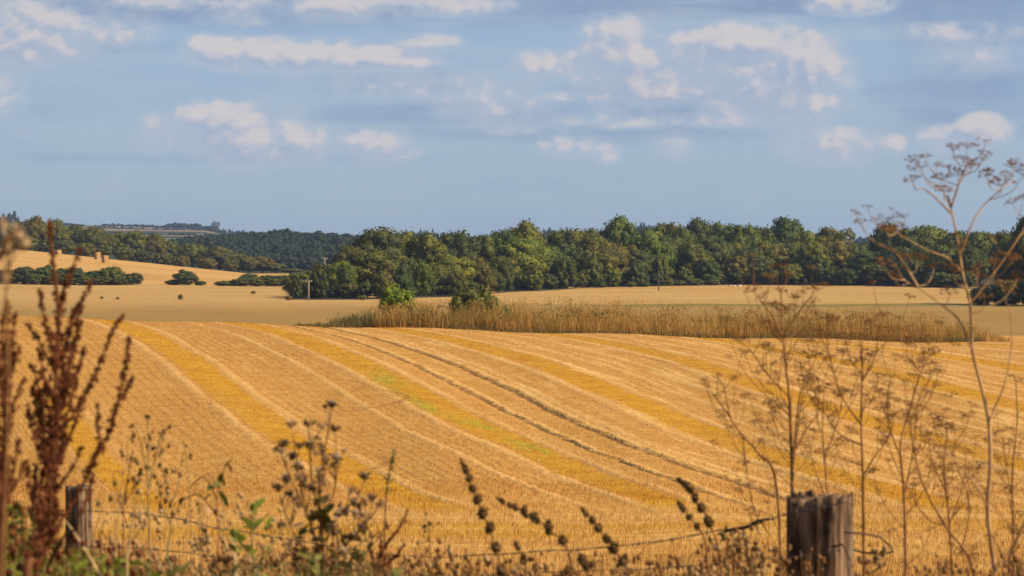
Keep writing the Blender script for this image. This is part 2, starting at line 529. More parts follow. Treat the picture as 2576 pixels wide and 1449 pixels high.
M_field = mat_stubble_field()
M_past = mat_pasture()
sheet('verge', [-80, -40, -15, -6, -2, 0.4, 1.5, 3, 4.5, 6, 8, 10, 13, 17, 22, 28, 34, 40, 46, 52], mat_verge(), cols=UC[::6])
field_rows = np.concatenate([np.arange(52, 130, 0.6), np.arange(130, 240, 0.8), np.arange(240, 330, 0.7), np.arange(330, 421, 5)])
field_rows[-1] = 420.0
sheet('stubble_field', field_rows, M_field, uvfun=swath_uv)
sheet('pasture', np.concatenate([[420.0], np.arange(424, 651, 6.0), [650.0]]), M_past, cols=UC[::2])
sheet('distant_stubble_field', np.linspace(650, 900, 40), M_past, cols=UC[::2])
sheet('hill_field', np.linspace(900, 1225, 40), mat_far_field('hill_stubble', (0.47, 0.25, 0.065), (0.56, 0.315, 0.09), 0.035), cols=UC[::2])
sheet('hills', np.concatenate([np.linspace(1225, 2200, 30), np.linspace(2300, 9400, 60)]), mat_hills(), cols=UC[::3])


# ------------------------------------------------------------------ sky, sun, haze
SUN_EL, SUN_AZ = math.radians(37), math.radians(108)      # azimuth clockwise from the view direction (+Y)
EXPO = 0.47


def make_world():
    w = bpy.data.worlds.new('World'); SC.world = w; w.use_nodes = True
    w.node_tree.nodes.clear()
    n = NT(w.node_tree)
    out = n.node('ShaderNodeOutputWorld'); bg = n.node('ShaderNodeBackground')
    n.l.new(bg.outputs[0], out.inputs[0])
    sky = n.node('ShaderNodeTexSky', sky_type='NISHITA')
    sky.sun_disc = False; sky.sun_elevation = SUN_EL; sky.sun_rotation = SUN_AZ
    sky.altitude = 100; sky.air_density = 1.0; sky.dust_density = 0.6; sky.ozone_density = 1.6
    ST = 0.09
    bg.inputs['Strength'].default_value = ST
    # density group of the cumulus, fed with (u,v) = azimuth / elevation in survey units
    g = bpy.data.node_groups.new('cumulus_density', 'ShaderNodeTree')
    g.interface.new_socket('u', in_out='INPUT', socket_type='NodeSocketFloat')
    g.interface.new_socket('v', in_out='INPUT', socket_type='NodeSocketFloat')
    g.interface.new_socket('D', in_out='OUTPUT', socket_type='NodeSocketFloat')
    gn = NT(g); gi = gn.node('NodeGroupInput'); go = gn.node('NodeGroupOutput')
    u, v = gi.outputs[0], gi.outputs[1]
    BL = [(45, 90, 180, 62, 1.0), (290, 78, 110, 34, .55), (15, 232, 55, 50, .75), (555, 130, 75, 34, .95), (720, 142, 180, 36, 1.1),
          (900, 152, 150, 28, 1.05), (1020, 156, 90, 10, .8), (530, 300, 80, 36, .95), (610, 345, 110, 60, .9), (715, 352, 90, 48, .85),
          (790, 372, 50, 36, .6), (400, 335, 42, 42, .55), (950, 366, 105, 36, .7), (1080, 108, 75, 18, .55), (1345, 170, 55, 34, .8),
          (1385, 152, 24, 20, .9), (1430, 165, 45, 32, .75), (1550, 112, 85, 52, .9), (1590, 180, 55, 70, .95), (1620, 218, 85, 42, .85),
          (1740, 102, 120, 20, .75), (1860, 112, 115, 42, 1.05), (1965, 155, 115, 46, .9), (2010, 195, 95, 48, .95), (1935, 215, 100, 40, .85),
          (2005, 258, 95, 34, 1.0), (1480, 240, 105, 14, .7), (1840, 302, 140, 16, .55), (1550, 306, 150, 16, .5), (1420, 362, 70, 28, .55),
          (1525, 384, 32, 22, .6), (1700, 366, 44, 30, .5), (2080, 368, 110, 38, .65), (2240, 366, 35, 22, .65), (2465, 330, 62, 32, 1.0),
          (2360, 352, 60, 26, .6), (1700, 170, 220, 72, .62), (1570, 165, 120, 90, .8), (1920, 185, 170, 95, .8), (1740, 120, 190, 40, .6), (640, 330, 160, 60, .5), (2020, 225, 110, 60, .7), (700, 12, 420, 24, .35), (870, 18, 150, 30, .75), (1130, 14, 130, 24, .7), (430, 12, 120, 16, .6), (590, 50, 80, 18, .45), (2130, 12, 95, 26, .8),
          (2370, 88, 160, 22, .42), (2420, 150, 110, 40, .35), (1230, 262, 120, 40, .5), (1000, 215, 260, 34, .35), (1300, 330, 90, 12, .3)]
    tot = None
    for (u0, v0, ru, rv, am) in BL:
        a = gn.mul(gn.sub(u, u0), 1 / (ru * 1.35)); b = gn.mul(gn.sub(v, v0), 1 / (rv * 1.45))
        q = gn.m('MULTIPLY_ADD', a, a, gn.mul(b, b))
        r = gn.m('MULTIPLY_ADD', q, -am * 0.8, am)
        tot = r if tot is None else gn.m('SMOOTH_MAX', tot, r, 0.25)
    tot = gn.m('MAXIMUM', tot, 0.0)
    w1 = gn.noise(gn.xyz(gn.mul(u, 1 / 160), gn.mul(v, 1 / 120), 5.2), 1.0, 3, 0.5)
    n1 = gn.noise(gn.xyz(gn.add(gn.mul(u, 1 / 105), gn.mul(w1, 1.2)), gn.add(gn.mul(v, 1 / 80), gn.mul(w1, 1.0)), 2.7), 1.0, 6, 0.55)
    vo = gn.node('ShaderNodeTexVoronoi', feature='SMOOTH_F1'); vo.inputs['Smoothness'].default_value = 0.7
    gn.put(vo.inputs['Vector'], gn.xyz(gn.add(gn.mul(u, 1 / 44), gn.mul(n1, 2.2)), gn.add(gn.mul(v, 1 / 36), gn.mul(n1, 2.2)), 1.1))
    vo.inputs['Scale'].default_value = 1.0
    bil = gn.sub(0.52, vo.outputs['Distance'])                      # billows
    n2 = gn.noise(gn.xyz(gn.mul(u, 1 / 26), gn.mul(v, 1 / 20), 7.1), 1.0, 3, 0.6)
    nn = gn.add(gn.add(gn.mul(gn.sub(n1, 0.5), 1.35), gn.mul(bil, 0.55)), gn.mul(gn.sub(n2, 0.5), 0.38))
    d = gn.add(gn.add(gn.mul(tot, 0.95), gn.mul(nn, gn.ss(tot, 0.0, 0.45, 0.25, 1.0))), -0.15)
    gn.l.new(d, go.inputs[0])

    x, y, z = n.sep(n.node('ShaderNodeTexCoord').outputs['Generated'])
    az = n.m('ARCTAN2', x, y)
    el = n.m('ARCSINE', z)
    U = n.m('MULTIPLY_ADD', az, F, CU); V = n.m('MULTIPLY_ADD', el, -F, HV)

    def dens(u, v):
        nd = n.node('ShaderNodeGroup'); nd.node_tree = g
        n.put(nd.inputs[0], u); n.put(nd.inputs[1], v)
        return nd.outputs[0]
    D = dens(U, V)
    D2 = dens(n.add(U, 20.0), n.add(V, -30.0))                    # towards the sun
    lit = n.ss(n.sub(D, D2), -0.28, 0.48)
    k = 1 / ST / (2 ** EXPO)

    def lin(r, gg, b):
        f = lambda c: ((c / 255 + .055) / 1.055) ** 2.4
        return (f(r) * k, f(gg) * k, f(b) * k)
    clear = n.mix(0.90, sky.outputs[0], n.mix(n.ss(V, 560, 60), lin(159, 181, 202), lin(150, 176, 207)))
    # grey-blue banks behind the cumulus
    bk = n.noise(n.xyz(n.mul(U, 1 / 520), n.mul(V, 1 / 95), 1.3), 1.0, 5, 0.55)
    bank = None
    for (u0, v0, ru, rv, am) in [(300, 30, 420, 52, 1), (930, 22, 190, 44, .9), (1720, 18, 470, 36, 1), (2420, 70, 260, 110, .8), (900, 205, 420, 45, .6), (1150, 285, 480, 45, .85),
                                 (1650, 250, 330, 75, .9), (2400, 230, 260, 150, .75), (150, 140, 320, 45, .5), (1400, 335, 700, 30, .55), (600, 400, 900, 20, .4)]:
        a = n.mul(n.sub(U, u0), 1 / ru); b = n.mul(n.sub(V, v0), 1 / rv)
        q = n.m('MULTIPLY_ADD', a, a, n.mul(b, b))
        r = n.m('MULTIPLY_ADD', q, -am, am)
        bank = r if bank is None else n.m('SMOOTH_MAX', bank, r, 0.3)
    bank = n.m('MAXIMUM', bank, 0.0)
    bm = n.ss(n.add(bank, n.mul(n.sub(bk, 0.5), 1.7)), 0.0, 0.9)
    c = n.mix(n.mul(bm, 0.85), clear, lin(138, 161, 193))
    top = n.ss(n.add(V, n.mul(n.sub(bk, 0.5), 150.0)), 95, 10)
    c = n.mix(n.mul(top, 0.6), c, lin(128, 149, 184))
    # thin veils
    vl = n.noise(n.xyz(n.mul(U, 1 / 430), n.mul(V, 1 / 62), 9.3), 1.0, 7, 0.6)
    c = n.mix(n.mul(n.mul(n.ss(vl, 0.40, 0.72), n.ss(V, 470, 330)), 0.6), c, lin(174, 188, 206))
    soft = n.ss(D, -0.30, 0.40)
    c = n.mix(n.mul(soft, 0.62), c, lin(182, 192, 207))
    shade = n.mix(n.ss(D, 0.1, 0.8), lin(168, 182, 204), lin(158, 173, 200))
    cl = n.mix(lit, shade, n.mix(n.ss(D, 0.15, 0.7), lin(196, 198, 207), lin(220, 209, 206)))
    c = n.mix(n.mul(n.ss(D, -0.03, n.m('MULTIPLY_ADD', lit, -0.42, 0.84)), 0.68), c, cl)
    hi = n.noise(n.xyz(n.mul(U, 1 / 2600), n.mul(V, 1 / 1500), 4.4), 1.0, 5, 0.6)      # cloud added above the view to make the sky fill less blue
    over = n.mix(n.ss(hi, 0.48, 0.66, 0.0, 0.75), lin(96, 122, 158), lin(190, 184, 176))       # unseen sky overhead, darkened to weaken the fill and deepen shadows
    c = n.mix(n.ss(V, -250, -1800), c, over)
    n.l.new(c, bg.inputs['Color'])


make_world()
sun = bpy.data.lights.new('sun', 'SUN'); sun.energy = 4.7; sun.angle = math.radians(0.53); sun.color = (1.0, 0.89, 0.74)
so = link(bpy.data.objects.new('sun', sun))
sd = Vector((math.sin(SUN_AZ) * math.cos(SUN_EL), math.cos(SUN_AZ) * math.cos(SUN_EL), math.sin(SUN_EL)))
so.rotation_euler = sd.to_track_quat('Z', 'Y').to_euler()

hz, hn, hout = new_mat('haze_air')
pv = hn.node('ShaderNodeVolumePrincipled')
pv.inputs['Color'].default_value = (0.50, 0.66, 0.95, 1); pv.inputs['Density'].default_value = 0.000062; pv.inputs['Anisotropy'].default_value = 0.1
hn.l.new(pv.outputs[0], hout.inputs['Volume'])
xs, ys, zs = (-42000, 42000), (-90, 9600), (-60, 60)
hv = [(x, y, z) for z in zs for y in ys for x in xs]
hf = [(0, 2, 3, 1), (4, 5, 7, 6), (0, 1, 5, 4), (2, 6, 7, 3), (0, 4, 6, 2), (1, 3, 7, 5)]
hme = bpy.data.meshes.new('haze'); hme.from_pydata(hv, [], hf); hme.materials.append(hz)
tag(obj('haze', hme), kind='stuff')

# ------------------------------------------------------------------ trees
def mat_leaves():
    m, n, out = new_mat('tree_leaves')
    oi = n.node('ShaderNodeObjectInfo')
    g = n.node('ShaderNodeNewGeometry')
    pos = n.node('ShaderNodeTexCoord').outputs['Object']
    pp = n.add(n.mul(oi.outputs['Random'], 40.0), 0.0)
    nd = n.node('ShaderNodeVectorMath', operation='ADD'); n.put(nd.inputs[0], pos); n.put(nd.inputs[1], n.xyz(pp, pp, pp))
    f = n.noise(nd.outputs[0], 5.0, 3, 0.6)
    c = oi.outputs['Color']
    yel = n.mix(1.0, c, (1.38, 1.25, 0.8), 'MULTIPLY')
    dk = n.mix(1.0, c, (0.62, 0.74, 0.80), 'MULTIPLY')
    c2 = n.mix(n.ss(f, 0.34, 0.66), dk, yel)
    c2 = n.mix(n.mul(n.sub(g.outputs['Random Per Island'], 0.3), 0.3), c2, n.mix(1.0, c2, (1.5, 1.4, 1.1), 'MULTIPLY'))
    principled(n, out, c2, 0.65, 0.2, transl=0.2)
    return m


M_leaf = mat_leaves()
M_bark = simple_mat('bark', (0.06, 0.045, 0.03), (0.12, 0.09, 0.06), 4.0)


def rand_dirs(n, rng):
    d = rng.normal(size=(n, 3)); d /= np.linalg.norm(d, axis=1)[:, None]
    return d


def leaf_quads(pos, nrm, size, rng):
    n = len(pos)
    r = rng.normal(size=(n, 3))
    t = np.cross(nrm, r); t /= np.linalg.norm(t, axis=1)[:, None] + 1e-9
    b = np.cross(nrm, t)
    s = (size * rng.uniform(0.6, 1.35, n))[:, None]
    t = t * s * 0.5; b = b * s * 0.5 * rng.uniform(0.6, 1.0, n)[:, None]
    v = np.stack([pos - t - b * .4, pos + t * .2 - b, pos + t + b * .4, pos - t * .2 + b], 1).reshape(-1, 3)
    f = np.arange(4 * n).reshape(-1, 4)
    return v, f


def core_sphere(c, rad, rng, n=10):
    th = np.linspace(0.15, math.pi - 0.15, 7); ph = np.linspace(0, 2 * math.pi, n, endpoint=False)
    T, Q = np.meshgrid(th, ph, indexing='ij')
    d = np.stack([np.sin(T) * np.cos(Q), np.sin(T) * np.sin(Q), np.cos(T)], -1)
    v = (c + d * rad * (1 + 0.15 * rng.normal(size=T.shape))[..., None]).reshape(-1, 3)
    f = []
    for i in range(6):
        for k in range(n):
            k2 = (k + 1) % n
            f.append((i * n + k, (i + 1) * n + k, (i + 1) * n + k2, i * n + k2))
    return v, np.array(f)


def crown_data(seed, lobes, per, leaf, zlo, top_heavy=0.0, lr=(0.13, 0.21), solid=True, spread=0.78, sprig=0.12):
    """crown within x,y +-0.5 and z zlo..1 (unit tree)"""
    rng = np.random.default_rng(seed)
    cz, hz = (zlo + 1) / 2, (1 - zlo) / 2
    d = rand_dirs(lobes * 3, rng)
    d = d[d[:, 2] > -0.75][:lobes]
    # spread lobes apart
    for _ in range(12):
        diff = d[:, None] - d[None]
        q = (diff ** 2).sum(-1) + 1e-3
        d = d + 0.02 * (diff / q[..., None] ** 1.2).sum(1); d /= np.linalg.norm(d, axis=1)[:, None]
    rr = spread * rng.uniform(0.55, 1.0, len(d)) ** 0.6
    wz = 1.0 + top_heavy * d[:, 2]
    ctr = np.stack([d[:, 0] * 0.5 * rr * wz, d[:, 1] * 0.5 * rr * wz, cz + d[:, 2] * hz * rr], -1)
    lrad = rng.uniform(lr[0], lr[1], len(d))
    V, Fc, off = [], [], 0
    for c, r in zip(ctr, lrad):
        k = int(per * (r / lr[1]) ** 2)
        dd = rand_dirs(k, rng)
        out = c - np.array([0, 0, cz]); out = out / (np.linalg.norm(out) + 1e-6)
        dd = dd + 0.45 * out + np.array([0, 0, 0.15]); dd /= np.linalg.norm(dd, axis=1)[:, None]
        lump = 1 + 0.22 * np.sin(dd[:, 0] * 5 + c[0] * 40) * np.sin(dd[:, 1] * 5 + c[1] * 40) * np.sin(dd[:, 2] * 6)
        rad = r * rng.uniform(0.80, 1.06, k) * lump
        out_s = rng.random(k) < sprig
        rad[out_s] *= rng.uniform(1.04, 1.2, out_s.sum())
        p = c + dd * rad[:, None] * np.array([1, 1, 0.85 * (1 - zlo)])
        nr = dd + 0.30 * rng.normal(size=(k, 3)); nr /= np.linalg.norm(nr, axis=1)[:, None]
        v, f = leaf_quads(p, nr, leaf, rng)
        V.append(v); Fc.append(f + off); off += len(v)
        if solid:
            v, f = core_sphere(c, r * 0.72, rng, 7)
            v[:, 2] = c[2] + (v[:, 2] - c[2]) * 0.85
            V.append(v); Fc.append(f + off); off += len(v)
    if solid:
        v, f = core_sphere(np.array([0, 0, 0.0]), 1.0, rng)
        v = v * np.array([0.30, 0.30, hz * 0.62]) + np.array([0, 0, cz])
        V.append(v); Fc.append(f + off)
    return np.concatenate(V), np.concatenate(Fc)


def crown(seed, **kw):
    v, f = crown_data(seed, **kw)
    return np_mesh('crown', v, f, M_leaf)


def trunk_mesh(seed, h=0.62, r=0.028):
    rng = random.Random(seed); mb = MB()
    pts = [(0, 0, -0.03), (0.005, 0, 0.1), (rng.uniform(-.02, .02), rng.uniform(-.02, .02), 0.3), (rng.uniform(-.03, .03), rng.uniform(-.03, .03), h)]
    mb.tube(pts, [r * 1.35, r, r * .8, r * .35], 7)
    for k in range(7):
        a = k * 2.4 + rng.uniform(-.3, .3); z0 = rng.uniform(.2, .5); L = rng.uniform(.2, .36)
        b = Vector((0, 0, z0)); e = Vector((math.cos(a) * L, math.sin(a) * L, z0 + rng.uniform(.1, .28)))
        mb.tube([b, b.lerp(e, .5) + Vector((0, 0, -.02)), e], [r * .45, r * .3, r * .12], 5)
    return mb.mesh('trunk', M_bark)


BROAD = [crown(100 + i, lobes=30, per=170, leaf=0.040, zlo=0.06, top_heavy=0.0, lr=(0.15, 0.23), spread=0.70, sprig=0.06) for i in range(6)]
TALL = [crown(200 + i, lobes=34, per=100, leaf=0.058, zlo=0.06, lr=(0.13, 0.21)) for i in range(3)]
OPEN = [crown(300 + i, lobes=26, per=85, leaf=0.05, zlo=0.34, top_heavy=0.25, lr=(0.10, 0.17), solid=False) for i in range(2)]
BUSH = [crown(400 + i, lobes=24, per=95, leaf=0.062, zlo=-0.06, top_heavy=-0.1, lr=(0.14, 0.22)) for i in range(4)]
TRUNK = [trunk_mesh(i) for i in range(4)]

OLIVE, DEEP, BROWN, BRIGHT, GREY = (0.108, 0.108, 0.016), (0.070, 0.082, 0.017), (0.115, 0.098, 0.018), (0.140, 0.138, 0.017), (0.120, 0.130, 0.042)
WORDS = {OLIVE: 'olive green', DEEP: 'dark green', BROWN: 'brownish', BRIGHT: 'bright yellow-green', GREY: 'grey-green'}
ORD = ['first', 'second', 'third', 'fourth', 'fifth', 'sixth', 'seventh', 'eighth', 'ninth', 'tenth', 'eleventh', 'twelfth', 'thirteenth', 'fourteenth',
       'fifteenth', 'sixteenth', 'seventeenth', 'eighteenth', 'nineteenth', 'twentieth']
ORD += ['twenty-' + o for o in ORD[:9]] + ['thirtieth'] + ['thirty-' + o for o in ORD[:9]] + ['fortieth'] + ['forty-' + o for o in ORD[:9]]


def plant_tree(kind, u, vtop, w, Y, color, label, cat, group, name, parts=True, seed=0, wide=1.0):
    rng = random.Random(seed * 7919 + int(u * 13 + vtop))
    X = (u - CU) / F * Y
    zb = gz(X, Y)
    H = (HV - vtop) / F * Y - zb
    W = w / F * Y
    src = {'broad': BROAD, 'tall': TALL, 'open': OPEN, 'bush': BUSH}[kind]
    me = src[rng.randrange(len(src))]
    root = empty(name, (X, Y, zb), rng.uniform(0, 6.28))
    tag(root, label, cat, group)
    c = obj('crown', me, root); c.scale = (W * wide, W * wide * rng.uniform(.85, 1.1), H)
    cc = [max(0.005, q * rng.uniform(0.88, 1.14)) for q in color]
    c.color = (*cc, 1)
    t = obj('trunk', TRUNK[rng.randrange(4)], root)
    t.scale = (W, W, H) if kind != 'bush' else (W * .8, W * .8, H * .8)
    return root


def edgeY(u):
    return float(np.interp(u, [700, 1000, 1130, 1250, 1450, 1700, 2000, 2200, 2430, 2700], [690, 698, 722, 770, 845, 900, 905, 893, 840, 800]))


BACK = [(880, 612, 80, OLIVE), (948, 563, 128, DEEP), (1019, 573, 84, BRIGHT), (1076, 576, 88, OLIVE), (1144, 572, 104, DEEP), (1219, 580, 88, OLIVE), (1264, 566, 62, DEEP),
        (1318, 555, 88, BRIGHT), (1375, 588, 70, DEEP), (1425, 568, 112, BROWN), (1478, 569, 84, OLIVE), (1520, 578, 62, DEEP), (1563, 543, 88, OLIVE), (1612, 566, 62, DEEP),
        (1673, 554, 98, OLIVE), (1718, 566, 56, OLIVE), (1750, 540, 72, DEEP), (1813, 556, 108, DEEP), (1870, 561, 88, OLIVE), (1915, 568, 62, DEEP), (1977, 543, 98, DEEP),
        (2035, 580, 74, BRIGHT), (2080, 572, 100, OLIVE), (2160, 604, 64, DEEP), (2233, 562, 78, DEEP), (2288, 568, 72, OLIVE), (2336, 556, 112, OLIVE),
        (2402, 575, 80, DEEP), (2463, 572, 104, OLIVE), (2530, 582, 92, DEEP), (2610, 570, 92, OLIVE)]
MIDR = [(750, 684, 58, OLIVE), (781, 676, 40, BRIGHT), (815, 656, 56, OLIVE), (856, 652, 64, BRIGHT), (926, 623, 134, OLIVE), (1000, 640, 104, OLIVE), (1044, 650, 84, DEEP), (1090, 662, 84, OLIVE),
        (1130, 640, 104, BRIGHT), (1183, 634, 76, BROWN), (1218, 676, 88, DEEP), (1258, 640, 74, OLIVE), (1313, 588, 116, BRIGHT), (1375, 612, 84, DEEP), (1430, 602, 84, DEEP),
        (1485, 592, 116, BROWN), (1532, 606, 74, BROWN), (1570, 611, 54, BRIGHT), (1604, 622, 64, DEEP), (1640, 578, 108, OLIVE), (1692, 592, 84, OLIVE), (1740, 602, 84, BROWN),
        (1790, 592, 94, DEEP), (1840, 602, 94, OLIVE), (1885, 622, 90, DEEP), (1932, 602, 94, OLIVE), (1985, 602, 104, OLIVE), (2048, 602, 84, BRIGHT), (2092, 594, 94, OLIVE),
        (2146, 612, 56, GREY), (2200, 628, 104, DEEP), (2262, 612, 94, DEEP), (2322, 616, 94, DEEP), (2382, 612, 94, OLIVE), (2442, 622, 84, DEEP)]
LOWR = [(745, 712, 40, DEEP), (802, 702, 66, DEEP), (870, 702, 64, OLIVE), (962, 692, 84, OLIVE), (1012, 702, 74, DEEP), (1062, 692, 74, OLIVE), (1150, 694, 74, OLIVE), (1216, 697, 64, OLIVE), (1272, 690, 64, DEEP),
        (1342, 692, 74, BRIGHT), (1420, 674, 84, DEEP), (1490, 682, 74, OLIVE), (1540, 692, 64, BRIGHT), (1602, 690, 64, DEEP), (1662, 682, 64, OLIVE), (1722, 690, 64, OLIVE), (1782, 682, 84, DEEP),
        (1850, 682, 94, BROWN), (1922, 682, 94, DEEP), (1990, 690, 94, OLIVE), (2060, 690, 94, DEEP), (2130, 692, 84, DEEP), (2200, 690, 114, DEEP), (2282, 692, 114, DEEP), (2362, 700, 94, DEEP)]

for i, (u, vt, w, c) in enumerate(BACK):
    plant_tree('broad', u, vt, w * (1.6 if w < 80 else 1.36), edgeY(u) + 62 + 8 * (i % 3), c,
               f'{WORDS[c]} tree on the skyline of the wood, {ORD[i]} from its left end', 'tree', 'skyline trees of the wood', 'broadleaf_tree', seed=1)
plant_tree('open', 2126, 566, 62, edgeY(2126) + 55, BRIGHT, 'flat-topped airy tree beside the skyline gap of the wood', 'tree', 'skyline trees of the wood', 'broadleaf_tree', seed=9)
for i, (u, vt, w, c) in enumerate(MIDR):
    k = 'tall' if w < 60 else 'broad'
    plant_tree(k, u, vt, w * (1.5 if w < 80 else 1.36), edgeY(u) + 30 + 6 * (i % 3), c,
               f'{WORDS[c]} tree in the middle of the wood, {ORD[i]} from its left end', 'tree', 'middle trees of the wood', 'broadleaf_tree', seed=2)
for i, (u, vt, w, c) in enumerate(LOWR):
    plant_tree('bush', u, vt - 20 - 13 * (i % 3), w * .78, edgeY(u) + 9 + 4 * (i % 3), c,
               f'low {WORDS[c]} tree at the field edge of the wood, {ORD[i]} from the left', 'tree', 'low trees along the front of the wood', 'understorey_tree', seed=3)
EDGEB = [(912, 741, 24, BRIGHT, 'small bright green bush at the foot of the left trees of the wood'),
         (1512, 708, 32, DEEP, 'low dark bush at the wood edge left of the slim pole'), (1588, 707, 30, GREY, 'grey-green bush just left of the dead pole at the wood edge'),
         (1622, 708, 28, DEEP, 'dark bush directly left of the dead pole in the golden field'), (1685, 697, 22, BRIGHT, 'small round yellow bush at the wood edge right of the pole'),
         (1712, 704, 40, GREY, 'grey-green bush between the yellow bush and the big round bush'), (1747, 699, 50, GREY, 'biggest round green bush at the front of the wood'),
         (1794, 701, 36, GREY, 'round green bush right of the biggest round bush')]
for i, (u, vt, w, c, lab) in enumerate(EDGEB):
    plant_tree('bush', u, vt, w, edgeY(u) - 2, c, lab, 'bush', 'bushes at the front of the wood', 'round_bush', seed=4)
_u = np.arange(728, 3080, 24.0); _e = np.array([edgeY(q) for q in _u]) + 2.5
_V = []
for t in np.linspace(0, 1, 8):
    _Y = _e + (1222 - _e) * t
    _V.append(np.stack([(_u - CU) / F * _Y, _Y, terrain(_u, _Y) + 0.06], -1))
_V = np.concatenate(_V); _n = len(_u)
_i, _j = np.meshgrid(np.arange(7), np.arange(_n - 1), indexing='ij'); _a = (_i * _n + _j).ravel()
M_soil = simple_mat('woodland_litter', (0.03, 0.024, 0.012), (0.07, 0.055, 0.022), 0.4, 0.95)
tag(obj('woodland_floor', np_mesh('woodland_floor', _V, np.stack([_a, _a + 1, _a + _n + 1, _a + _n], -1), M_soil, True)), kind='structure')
rs = random.Random(90)
for i in range(44):                                  # shrubs filling the front of the wood between the trunks
    u = 755 + i * 39 + rs.uniform(-12, 12)
    Y = edgeY(u) + rs.uniform(14, 24); vb = HV - F * gz((u - CU) / F * Y, Y) / Y
    plant_tree('bush', u, vb - rs.uniform(30, 50), rs.uniform(42, 60), Y, DEEP if i % 3 else OLIVE,
               f'dark shrub under the trees of the wood, {ORD[i]} from the left', 'shrub', 'shrubs under the trees of the wood', 'woodland_shrub', seed=14)
# nearer trees at the right edge
RE = [(2590, 520, 130, 640, 'broad', DEEP, 'tallest dark tree cut by the right edge, nearer than the wood'), (2540, 596, 90, 648, 'broad', DEEP, 'dark tree below and left of the tall one at the right edge'),
      (2470, 716, 70, 640, 'bush', DEEP, 'low dark bush behind the tall dry stem near the right edge'), (2530, 700, 90, 636, 'bush', DEEP, 'dark hedge bush at the foot of the right edge trees'),
      (2600, 690, 90, 634, 'bush', DEEP, 'dark hedge bush cut by the right edge')]
for (u, vt, w, Y, k, c, lab) in RE:
    plant_tree(k, u, vt, w, Y, c, lab, 'tree' if k != 'bush' else 'bush', None, 'broadleaf_tree' if k != 'bush' else 'hedge_bush', seed=5)

# belt of trees on the golden hill
BELT = [(-60, 553, 70, OLIVE), (5, 552, 60, OLIVE), (42, 550, 52, DEEP), (88, 543, 66, OLIVE), (142, 552, 64, BROWN), (190, 559, 52, DEEP), (236, 566, 66, OLIVE), (270, 582, 44, OLIVE), (297, 580, 50, OLIVE),
        (338, 576, 60, OLIVE), (385, 586, 66, BROWN), (428, 605, 56, OLIVE), (484, 607, 74, OLIVE), (552, 617, 76, BROWN), (600, 634, 48, BROWN), (624, 641, 46, OLIVE), (660, 643, 56, BROWN), (694, 660, 50, OLIVE), (730, 674, 52, OLIVE)]
LOWB = [(20, 596, 60, DEEP), (70, 590, 60, OLIVE), (112, 600, 60, OLIVE), (165, 600, 60, BROWN), (215, 606, 60, OLIVE), (262, 612, 50, OLIVE), (310, 610, 56, OLIVE), (362, 628, 50, DEEP), (410, 632, 56, OLIVE), (455, 640, 50, BROWN), (520, 645, 60, BROWN), (580, 652, 50, OLIVE)]
for i, (u, vt, w, c) in enumerate(BELT):
    plant_tree('broad', u, vt, w * 1.22, 1236 + 6 * (i % 3), c, f'{WORDS[c]} tree in the belt above the hill field, {ORD[i]} from the left', 'tree',
               'belt of trees above the hill field', 'broadleaf_tree', seed=6)
for i, (u, vt, w, c) in enumerate(LOWB):
    plant_tree('bush', u, vt, w * .95, 1222 + 3 * (i % 3), c, f'low {WORDS[c]} tree in front of the hill belt, {ORD[i]} from the left', 'tree',
               'low trees at the foot of the hill belt', 'understorey_tree', seed=7)
# hedge bushes below the hill field
HB = [(20, 676, 60, 'dark green hedge bush at the far left under the hill field'), (62, 667, 52, 'hedge bush second from the left under the hill field'), (112, 666, 58, 'hedge bush third from the left under the hill field'),
      (152, 672, 46, 'hedge bush behind the upper spikes of the rust dock'), (190, 669, 52, 'hedge bush fifth from the left under the hill field'), (235, 678, 56, 'lower hedge bush just left of the tallest one'),
      (279, 667, 56, 'tallest bush of the hedge under the hill field'), (312, 690, 40, 'low hedge bush just right of the tallest one'), (334, 684, 50, 'rounded last bush at the right end of the hedge'), (466, 677, 52, 'lone domed bush in the gap under the hill field'),
      (436, 703, 36, 'low scrub at the left foot of the lone domed bush'), (503, 706, 26, 'tiny scrub right of the lone domed bush'), (585, 704, 36, 'low scrub left of the right-hand hedge bushes'), (628, 686, 50, 'round bush at the left end of the right hedge'),
      (668, 690, 46, 'middle bush of the right hedge'), (706, 690, 50, 'right hedge bush touching the big wood')]
for (u, vt, w, lab) in HB:
    plant_tree('bush', u, vt, w * 1.28, 896, DEEP if (u % 3) else OLIVE, lab, 'bush', 'hedge bushes under the hill field', 'hedge_bush', seed=8)
HG = [(88, 684, 'left part of the hedge, second gap'), (134, 688, 'left part of the hedge, left of the dock spikes'), (172, 690, 'middle of the hedge right of the dock stem'), (214, 692, 'middle of the hedge left of its tallest bush'), (258, 692, 'hedge foot between the two tallest bushes'), (300, 696, 'right part of the hedge beside its tallest bush'),
      (606, 698, 'right hedge left of its round bush'), (648, 698, 'right hedge between its round and middle bush'), (688, 698, 'right hedge next to the big wood'), (560, 706, 'far left tip of the right hedge')]
for (u, vt, lab) in HG:
    plant_tree('bush', u, vt, 52, 893, OLIVE, 'low filling scrub in the ' + lab, 'bush', 'low scrub of the hedges', 'hedge_scrub', seed=18)
PS = [(454, 739, 17, 697, 'lone small shrub in the middle of the pale pasture'), (256, 745, 10, 706, 'tiny tuft left of the lone shrub in the pasture'), (296, 747, 13, 701, 'flat dark tuft between the dock and the lone shrub'),
      (637, 731, 14, 772, 'tiny dark shrub in the pasture left of the wood'), (726, 742, 24, 686, 'small dark bush at the left foot of the wood')]
for (u, vt, w, Y, lab) in PS:
    plant_tree('bush', u, vt, w * .85, Y, (0.20, 0.17, 0.055), lab, 'shrub', None, 'small_shrub', seed=10)


